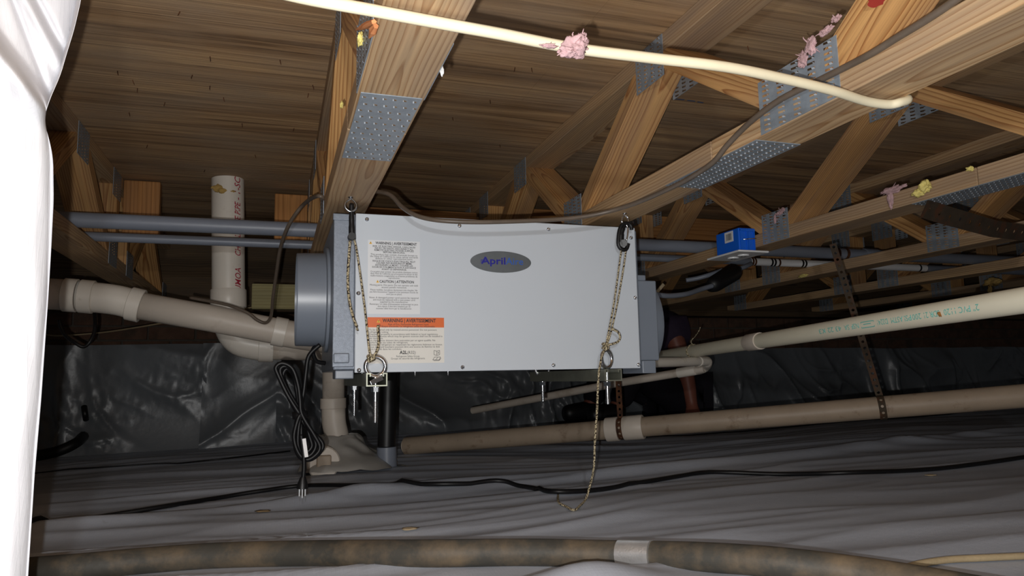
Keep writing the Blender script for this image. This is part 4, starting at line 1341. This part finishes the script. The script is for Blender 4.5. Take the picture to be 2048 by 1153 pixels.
# twine tie
c = onW(1385)
m = MB(c)
e1 = ax.cross(Vector((0, 0, 1))).normalized(); e2 = ax.cross(e1)
for q in range(2):
    m.tube([c + ax * (.006 * q) + (e1 * math.cos(t) + e2 * math.sin(t)) * (OW / 2 + .002) for t in [2 * PI * k / 18 for k in range(18)]], .0018, 6, False, True)
kp = c + Vector((0, -.012, .02))
lump(m, kp, .006, (1.2, 1, .8), 2, .5, 2)
m.tube(catmull([kp, kp + Vector((-.012, 0, .012)), kp + Vector((.004, 0, .03)), kp + Vector((.022, 0, .05)), kp + Vector((.028, 0, .062))], 5), .0018, 6)
tag(m.build('twine_tie', M['rope'], None, True), 'pale twine knotted round the water pipe right of the dehumidifier', 'twine')

# ------------------------------------------------------------------ blue outlet box
o = Vector((1.32, 1.80, .357))
r = thing('outlet_box', o, 'blue plastic outlet box with a white cover plate facing down on a truss', 'outlet box')
x0, x1, y0, y1, z0, z1 = 1.288, 1.3450, 1.752, 1.866, .3605, .428
m = MB(o); m.box((x0, y0, z0), (x1, y1, z1)); m.build('box', M['blue_box'], r, False, .003)
for xx in (x0 + .004, x0 + .026, x0 + .032, x1 - .006):
    MB(o).box((xx, y0 - .003, z0 + .001), (xx + .004, y0 + .001, z1 - .002)).build('rib', M['blue_box'], r)
MB(o).box((x0 + .004, y0 - .0045, z1 - .010), (x1 - .002, y0 - .001, z1 - .005)).build('rib', M['blue_box'], r)
MB(o).tube([(x0 + .012, y0 - .005, .392), (x1 + .004, y0 - .004, .397)], .0018, 8).build('mounting_nail', M['steel'], r, True)
stc = MB(o).box((x0 - .0008, y0 + .026, .392), (x0 + .0005, y0 + .068, .424)).build('barcode_label', M['white_pl'], r)
m = MB(o)
q = y0 + .034
while q < y0 + .060:
    w_ = random.choice((.0008, .0013, .002)); m.add([(x0 - .0012, q, .398), (x0 - .0012, q + w_, .398), (x0 - .0012, q + w_, .418), (x0 - .0012, q, .418)], [(0, 1, 2, 3)]); q += w_ + random.choice((.0008, .0012))
m.build('barcode', M['ink'], stc)
cpl = MB(o).box((1.277, 1.740, .3535), (1.383, 1.905, .3595)).build('cover_plate', M['white_pl'], r, False, .002)
for yy in (1.795, 1.845):
    m = MB(o); m.lathe((1.332, yy, .3536), (0, 0, -1), [(0, .0172), (.003, .0168), (.0036, .0155), (.0036, 0)], 24); ol = m.build('receptacle', M['white_pl'], cpl, True, 0, .6)
m = MB(o)
for yy in (1.795, 1.845):
    for dx in (-.006, .006): m.box((1.332 + dx - .001, yy - .005, .3496), (1.332 + dx + .001, yy + .004, .3501))
    m.lathe((1.332, yy + .009, .3501), (0, 0, -1), [(0, .0025), (.0004, .0025), (.0004, 0)], 10)
m.build('receptacle_slots', M['dark_slot'], cpl)

# ------------------------------------------------------------------ insulation bits, foam, splinters
def fluff(c, r_, sc, seed, mat, label, name='insulation_tuft', extra=()):
    m = MB(c); rg = random.Random(seed)
    pk = mat == 'pink'
    bits = [((0, 0, 0), r_, sc)] + list(extra)
    for d, rr, s2 in bits:
        lump(m, Vector(c) + Vector(d), rr, s2, seed + rr * 900, .6, 4)
        if pk:                              # loose fibres
            for q in range(9):
                dv = Vector((rg.gauss(0, 1), rg.gauss(0, 1), rg.gauss(0, 1))).normalized()
                p0_ = Vector(c) + Vector(d) + Vector((dv.x * s2[0], dv.y * s2[1], dv.z * s2[2])) * rr * .6
                p1_ = p0_ + (dv + Vector((rg.gauss(0, .6), rg.gauss(0, .6), rg.gauss(0, .6)))) * rr * rg.uniform(.2, .5); p2_ = p1_ + (dv + Vector((rg.gauss(0, .9), rg.gauss(0, .9), rg.gauss(0, .9)))) * rr * .35
                m.tube(catmull([p0_, p1_, p2_], 3), [.0016, .0014, .0012, .001, .0008, .0006, .0003][:7], 4)
    return tag(m.build(name, M[mat], None, True), label, 'insulation', 'bits of insulation and foam caught on the framing')


c = P(1150, 94, Z=.352)
fluff(c, .011, (1.2, 1, 1), 1, 'pink', 'pink insulation tuft caught on the cream cable', extra=(((-.012, -.006, -.010), .006, (1.5, 1, .8)), ((.010, .004, .010), .007, (1, 1, 1)), ((-.03, 0, -.003), .003, (3, 1, .6))))
c = P(1622, 92, X=.712)
fluff(c, .009, (.5, 1, 1.4), 2, 'pink', 'pink insulation stuck behind the top edge of the big slotted plate', extra=(((0, -.03, .008), .006, (.6, 2, .8)), ((0, .018, -.012), .008, (.5, 1, 1.4)), ((0, -.05, .016), .005, (.6, 1.6, .8))))
c = P(1558, 428, X=1.342)
fluff(c, .010, (.6, 1.2, .5), 3, 'pink', 'pink insulation curl above the plate right of the blue box', extra=(((-.004, .014, -.012), .006, (.5, .6, 2.0)), ((0, -.016, .008), .007, (.6, 1.2, .8))))
c = P(1784, 381, X=1.342)
fluff(c, .012, (.6, 2.2, .7), 4, 'pink', 'pinkish insulation rag hanging over the chord left of the yellow foam', extra=(((-.003, .004, -.022), .008, (.4, .9, 2.4)), ((0, -.03, .002), .005, (.5, 2, .7))))
c = P(1850, 372, X=1.335)
fluff(c, .012, (.8, 1, 1), 6, 'foam', 'pale yellow foam blob on the chord beside the rusty strap', 'foam_blob', (((0, .018, -.012), .010, (.8, 1.3, .8)), ((0, .008, -.006), .009, (.8, 1.3, .8))))
c = P(1606, 552, X=1.968)
fluff(c, .008, (.6, 3.0, .8), 7, 'foam', 'yellowish foam smear on the second chord right of the blue box', 'foam_blob')
c = P(1940, 338, X=1.34)
fluff(c, .006, (.8, 1.2, .8), 8, 'foam', 'small cream foam crumb at the chord joint, upper right', 'foam_blob')
c = P(1985, 565, Z=.36)
fluff(c, .02, (1, 1.6, .8), 9, 'foam_old', 'grey brown insulation clump hanging among the far right trusses', extra=(((-.02, 0, -.03), .01, (.6, .8, 2)),))
c = P(721, 78, X=.088)
fluff(c, .007, (.5, 1.2, 1), 10, 'foam', 'yellow foam crumb beside the orange splinter on the nearest truss', 'foam_blob')
c = P(683, 210, X=.094)
fluff(c, .004, (.6, 1.0, 1.5), 11, 'foam', 'tiny cream foam crumb on the edge of the nearest truss', 'foam_blob')
for (p0, p1) in (((712, 60), (748, 44)), ((738, 76), (752, 52))):
    a, b = P(*p0, X=.086), P(*p1, X=.089)
    m = MB(a); m.tube([a, a.lerp(b, .6), b], [.0008, .0045, .003], 5)
    tag(m.build('wood_splinter', M['splinter'], None), 'orange wood splinter lifted from the edge of the nearest truss' + (', the upper one' if p0[0] == 712 else ', the lower one'), 'splinter')
c = P(884, 143, X=.183); m = MB(c); lump(m, c, .005, (.5, .5, 1.4), 12)
tag(m.build('paper_scrap', M['white_pl'], None, True), 'tiny white scrap on the right edge of the nearest truss', 'scrap')
# red paint mark on a web of the second truss, blue pencil dashes on the plywood
rr_ = ray(1752, 0); t_ = (.2338 * .7485 + .346 * .4076) / (.2338 * rr_.y + .346 * rr_.z)
c = rr_ * t_
TR = [o for o in bpy.data.objects if o.name.startswith('floor_truss')][2]
nrm_ = Vector((0, -.2338, -.346)).normalized(); ud = Vector((0, -.346, .2338)).normalized()
m = MB(TR.location)
N = 18
pts = [c + nrm_ * .0008 + Vector((1, 0, 0)) * (.012 * math.cos(2 * PI * k / N) * (1 + .2 * math.sin(k * 2.3))) + ud * (.010 * math.sin(2 * PI * k / N)) for k in range(N)]
m.add(pts, [tuple(range(N))], [[(0, 0)] * N]); o = m.build('paint_mark', M['red_paint'], TR); o['label'] = 'red paint mark'
m = MB((2, 1.5, ZP))
for (xa_, ya_, xb_, yb_) in ((1352, 197, 1370, 199), (1376, 200, 1392, 202), (1396, 203, 1408, 205)):
    a, b = P(xa_, ya_, Z=ZP - .0006), P(xb_, yb_, Z=ZP - .0006)
    m.add([a, b, b + Vector((0, .006, 0)), a + Vector((0, .006, 0))], [(0, 1, 2, 3)])
o = m.build('pencil_mark', M['pencil'], ceil); o['label'] = 'faint blue pencil dashes'
# small ground litter
for (x, y, mt_, nm, lb) in ((820, 1058, 'chip', 'wood_chip', 'pale wood chip lying on the ground sheet'), (525, 1023, 'leaf', 'dry_leaf', 'brown dry leaf scrap on the ground sheet at the left'), (1862, 951, 'chip', 'torn_tape', 'pale scrap stuck to the ground beside the long cable at the right')):
    c = G(x, y, .003); m = MB(c); lump(m, c, .010, (1.6, 1, .18), x, .7, 2)
    tag(m.build(nm, M[mt_], None, True), lb, 'litter')

# ------------------------------------------------------------------ white plastic sheet hanging at the left edge
edge = [(-300, 182), (-60, 172), (0, 166), (60, 152), (105, 138), (150, 125), (200, 103), (232, 93), (250, 94), (290, 105), (320, 110), (400, 111), (500, 106), (600, 100), (700, 93), (800, 86), (950, 73), (1153, 60), (1500, 40)]
def curtain(u, v):
    y = -260 + 1640 * v
    ex = sum(interp(edge, y + q) for q in (-12, 0, 12)) / 3
    wdt = 420.0
    if u > .88:                       # the sheet turns back at its right edge
        k = (u - .88) / .12
        return P(ex - 4 - 30 * k * k, y, d=.74 + .16 * k + .012 * math.sin(k * 3))
    s_ = 1 - u / .88                  # 0 at the edge, 1 far left
    x = ex - 4 - wdt * s_ ** 1.3
    dd = .74 - .06 * math.exp(-s_ * 14) * -.35 - .10 * s_
    # upper part tucked behind a diagonal lip running down to the edge
    ln = (y - 235) - (x - 93) * 1.28
    t_ = max(0.0, min(1.0, (-ln) / 60.0))
    up = t_ * t_ * (3 - 2 * t_)
    dd += .045 * up + .00016 * max(0, -ln) * up
    dd -= .012 * math.exp(-(ln / 44.0) ** 2)
    # folds in the upper part
    ln2 = (y - 100) - (x - 128) * 1.9
    dd += up * (.010 * math.exp(-(ln2 / 16) ** 2) - .010 * math.exp(-((ln2 - 46) / 22) ** 2))
    ln3 = (y - 190) - (x - 100) * 2.6
    dd += up * .008 * math.exp(-(ln3 / 18) ** 2)
    dd += .004 * noise.noise(Vector((x * .012, y * .004, 1))) + .003 * noise.noise(Vector((x * .03, y * .006, 4)))
    return P(x, y, d=dd)
m = MB(P(60, 700, d=.72)); m.grid(curtain, 150, 420)
o = m.build('plastic_sheet', M['whitesheet'], None, True)
sd = o.modifiers.new('thickness', 'SOLIDIFY'); sd.thickness = .0006; sd.offset = 0
tag(o, 'bright white reinforced plastic sheet hanging close by along the left edge', 'plastic sheet')

# ------------------------------------------------------------------ crouching person behind the pipes
def skin(name, chains, mat, parent, org, root=0, sub=2):
    """chains: list of [(point, radius), ...]; equal points are welded"""
    vs = []; es = []; rad = []
    def idx(p, r_):
        for i, q in enumerate(vs):
            if (Vector(q) - Vector(p)).length < 1e-5: return i
        vs.append(tuple(p)); rad.append(r_); return len(vs) - 1
    for ch in chains:
        prev = None
        for p, r_ in ch:
            i = idx(p, r_)
            if prev is not None and prev != i: es.append((prev, i))
            prev = i
    me = bpy.data.meshes.new(name)
    me.from_pydata([tuple(Vector(v) - org) for v in vs], es, [])
    o = bpy.data.objects.new(name, me); C.objects.link(o)
    md = o.modifiers.new('skin', 'SKIN'); md.use_smooth_shade = True
    sk = me.skin_vertices[0].data if me.skin_vertices else None
    if sk is None:
        bm = bmesh.new(); bm.from_mesh(me); bm.verts.layers.skin.verify(); bm.to_mesh(me); bm.free(); sk = me.skin_vertices[0].data
    for i, r_ in enumerate(rad):
        sk[i].radius = (r_, r_) if not isinstance(r_, tuple) else r_
        sk[i].use_root = (i == root)
    s2 = o.modifiers.new('sub', 'SUBSURF'); s2.levels = sub; s2.render_levels = sub
    bpy.context.view_layer.update()
    dg = bpy.context.evaluated_depsgraph_get()
    nm = bpy.data.meshes.new_from_object(o.evaluated_get(dg))
    o.modifiers.clear()
    o.data = nm
    nm.materials.clear(); nm.materials.append(mat)
    nm.polygons.foreach_set('use_smooth', [True] * len(nm.polygons))
    if parent is not None: o.parent = parent
    else: o.location = org
    return o


PX = -.125
hip = Vector((2.20, 3.42, -.12)); gz = F(2.05, 3.3)
po = Vector((hip.x, hip.y, gz))
per = thing('person', po + Vector((PX, 0, 0)), 'hunched person in purple T-shirt and black trousers, one arm down to the ground', 'person')
V = Vector
spine = [(hip, .125), (V((2.19, 3.44, .03)), .115), (V((2.13, 3.45, .18)), .125), (V((2.05, 3.45, .285)), .12), (V((1.98, 3.45, .345)), .06), (V((1.93, 3.44, .385)), .055)]
head = [(V((1.93, 3.44, .385)), .055), (V((1.885, 3.43, .43)), .085), (V((1.87, 3.42, .49)), .088), (V((1.865, 3.42, .535)), .06)]
shL = V((2.09, 3.30, .255)); elL = V((2.135, 3.245, .03)); wrL = V((2.15, 3.22, -.165)); haL = V((2.145, 3.20, gz + .03))
shR = V((2.05, 3.58, .255)); elR = V((1.90, 3.60, .09)); wrR = V((1.74, 3.52, .06)); haR = V((1.68, 3.50, .05))
armL = [(V((2.05, 3.45, .285)), .12), (shL, .06), ((shL + elL) / 2, .052), (elL, .043), ((elL + wrL) / 2, .040), (wrL, .029), (haL, .034)]
armR = [(V((2.05, 3.45, .285)), .12), (shR, .06), ((shR + elR) / 2, .052), (elR, .043), ((elR + wrR) / 2, .040), (wrR, .029), (haR, .034)]
hpL, knL, anL, toL = V((2.17, 3.33, -.13)), V((1.84, 3.25, .02)), V((1.74, 3.26, gz + .075)), V((1.63, 3.25, gz + .045))
hpR, knR, anR, toR = V((2.17, 3.52, -.13)), V((1.82, 3.55, .03)), V((1.72, 3.54, gz + .075)), V((1.61, 3.53, gz + .045))
legs = [[(hip, .125), (hpL, .085), ((hpL + knL) / 2, .078), (knL, .06), ((knL + anL) / 2, .055), (anL, .038), (toL, .034)],
        [(hip, .125), (hpR, .085), ((hpR + knR) / 2, .078), (knR, .06), ((knR + anR) / 2, .055), (anR, .038), (toR, .034)]]
def fingers(base, dirv, spread):
    out = []
    d = dirv.normalized(); s_ = spread.normalized()
    for k, (off, ln) in enumerate(((-.026, .052), (-.009, .062), (.009, .058), (.025, .046))):
        b0_ = base + s_ * off
        out.append([(base, .034), (b0_ + d * .03, .0105), (b0_ + d * (.03 + ln * .55) + V((0, 0, -.006)), .0095), (b0_ + d * (.03 + ln) + V((0, 0, -.014)), .008)])
    out.append([(base, .034), (base - s_ * .034 + d * .005, .011), (base - s_ * .05 + d * .035 + V((0, 0, -.008)), .0085)])
    return out
body = skin('body', [spine, head, armL, armR] + legs + fingers(haL, V((-.9, -.3, -.05)), V((-.3, .9, 0))) + fingers(haR, V((-1, -.1, -.25)), V((.1, 1, 0))), M['skin'], per, po)
fz = skin('face', [[(V((1.80, 3.41, .47)), .012), (V((1.785, 3.41, .455)), .014)], [(V((1.81, 3.39, .487)), .010), (V((1.806, 3.385, .487)), .010)], [(V((1.81, 3.435, .487)), .010), (V((1.806, 3.437, .487)), .010)], [(V((1.815, 3.39, .43)), .007), (V((1.80, 3.41, .428)), .008), (V((1.815, 3.43, .43)), .007)],
     [(V((1.89, 3.335, .475)), .010), (V((1.892, 3.328, .455)), .012)], [(V((1.89, 3.51, .475)), .010), (V((1.892, 3.516, .455)), .012)]], M['skin'], per, po, 0, 1)
m = MB(po)
bm = bmesh.new(); bmesh.ops.create_uvsphere(bm, u_segments=24, v_segments=16, radius=1)
pts = [V((1.885 + .102 * v.co.x, 3.425 + .098 * v.co.y, .505 + .095 * v.co.z)) for v in bm.verts]
m.add(pts, [[v.index for v in f.verts] for f in bm.faces if all(v.co.z > -.25 + (-.9 * min(v.co.x, 0)) * .8 for v in f.verts)]); bm.free()
m.build('hair', M['hair'], per, True)
def grow(ch, k, e=.008): return [(p, r_ * k + e) for p, r_ in ch]
skin('shirt', [grow(spine[:5], 1.02, .014), grow(armL[:3], 1.03, .014), grow(armR[:3], 1.03, .014)], M['shirt'], per, po)
skin('trousers', [grow(l[:6], 1.0, .018) for l in legs], M['trouser'], per, po)
for l in legs:
    t_ = l[6][0]; an = l[5][0]
    skin('shoe', [[(an + V((.04, 0, -.015)), .055), (an + V((0, 0, -.02)), .056), (t_ + V((0, 0, 0)), .052), (t_ + V((-.055, 0, -.004)), .046)]], M['black_pl'], per, po, 0, 2)
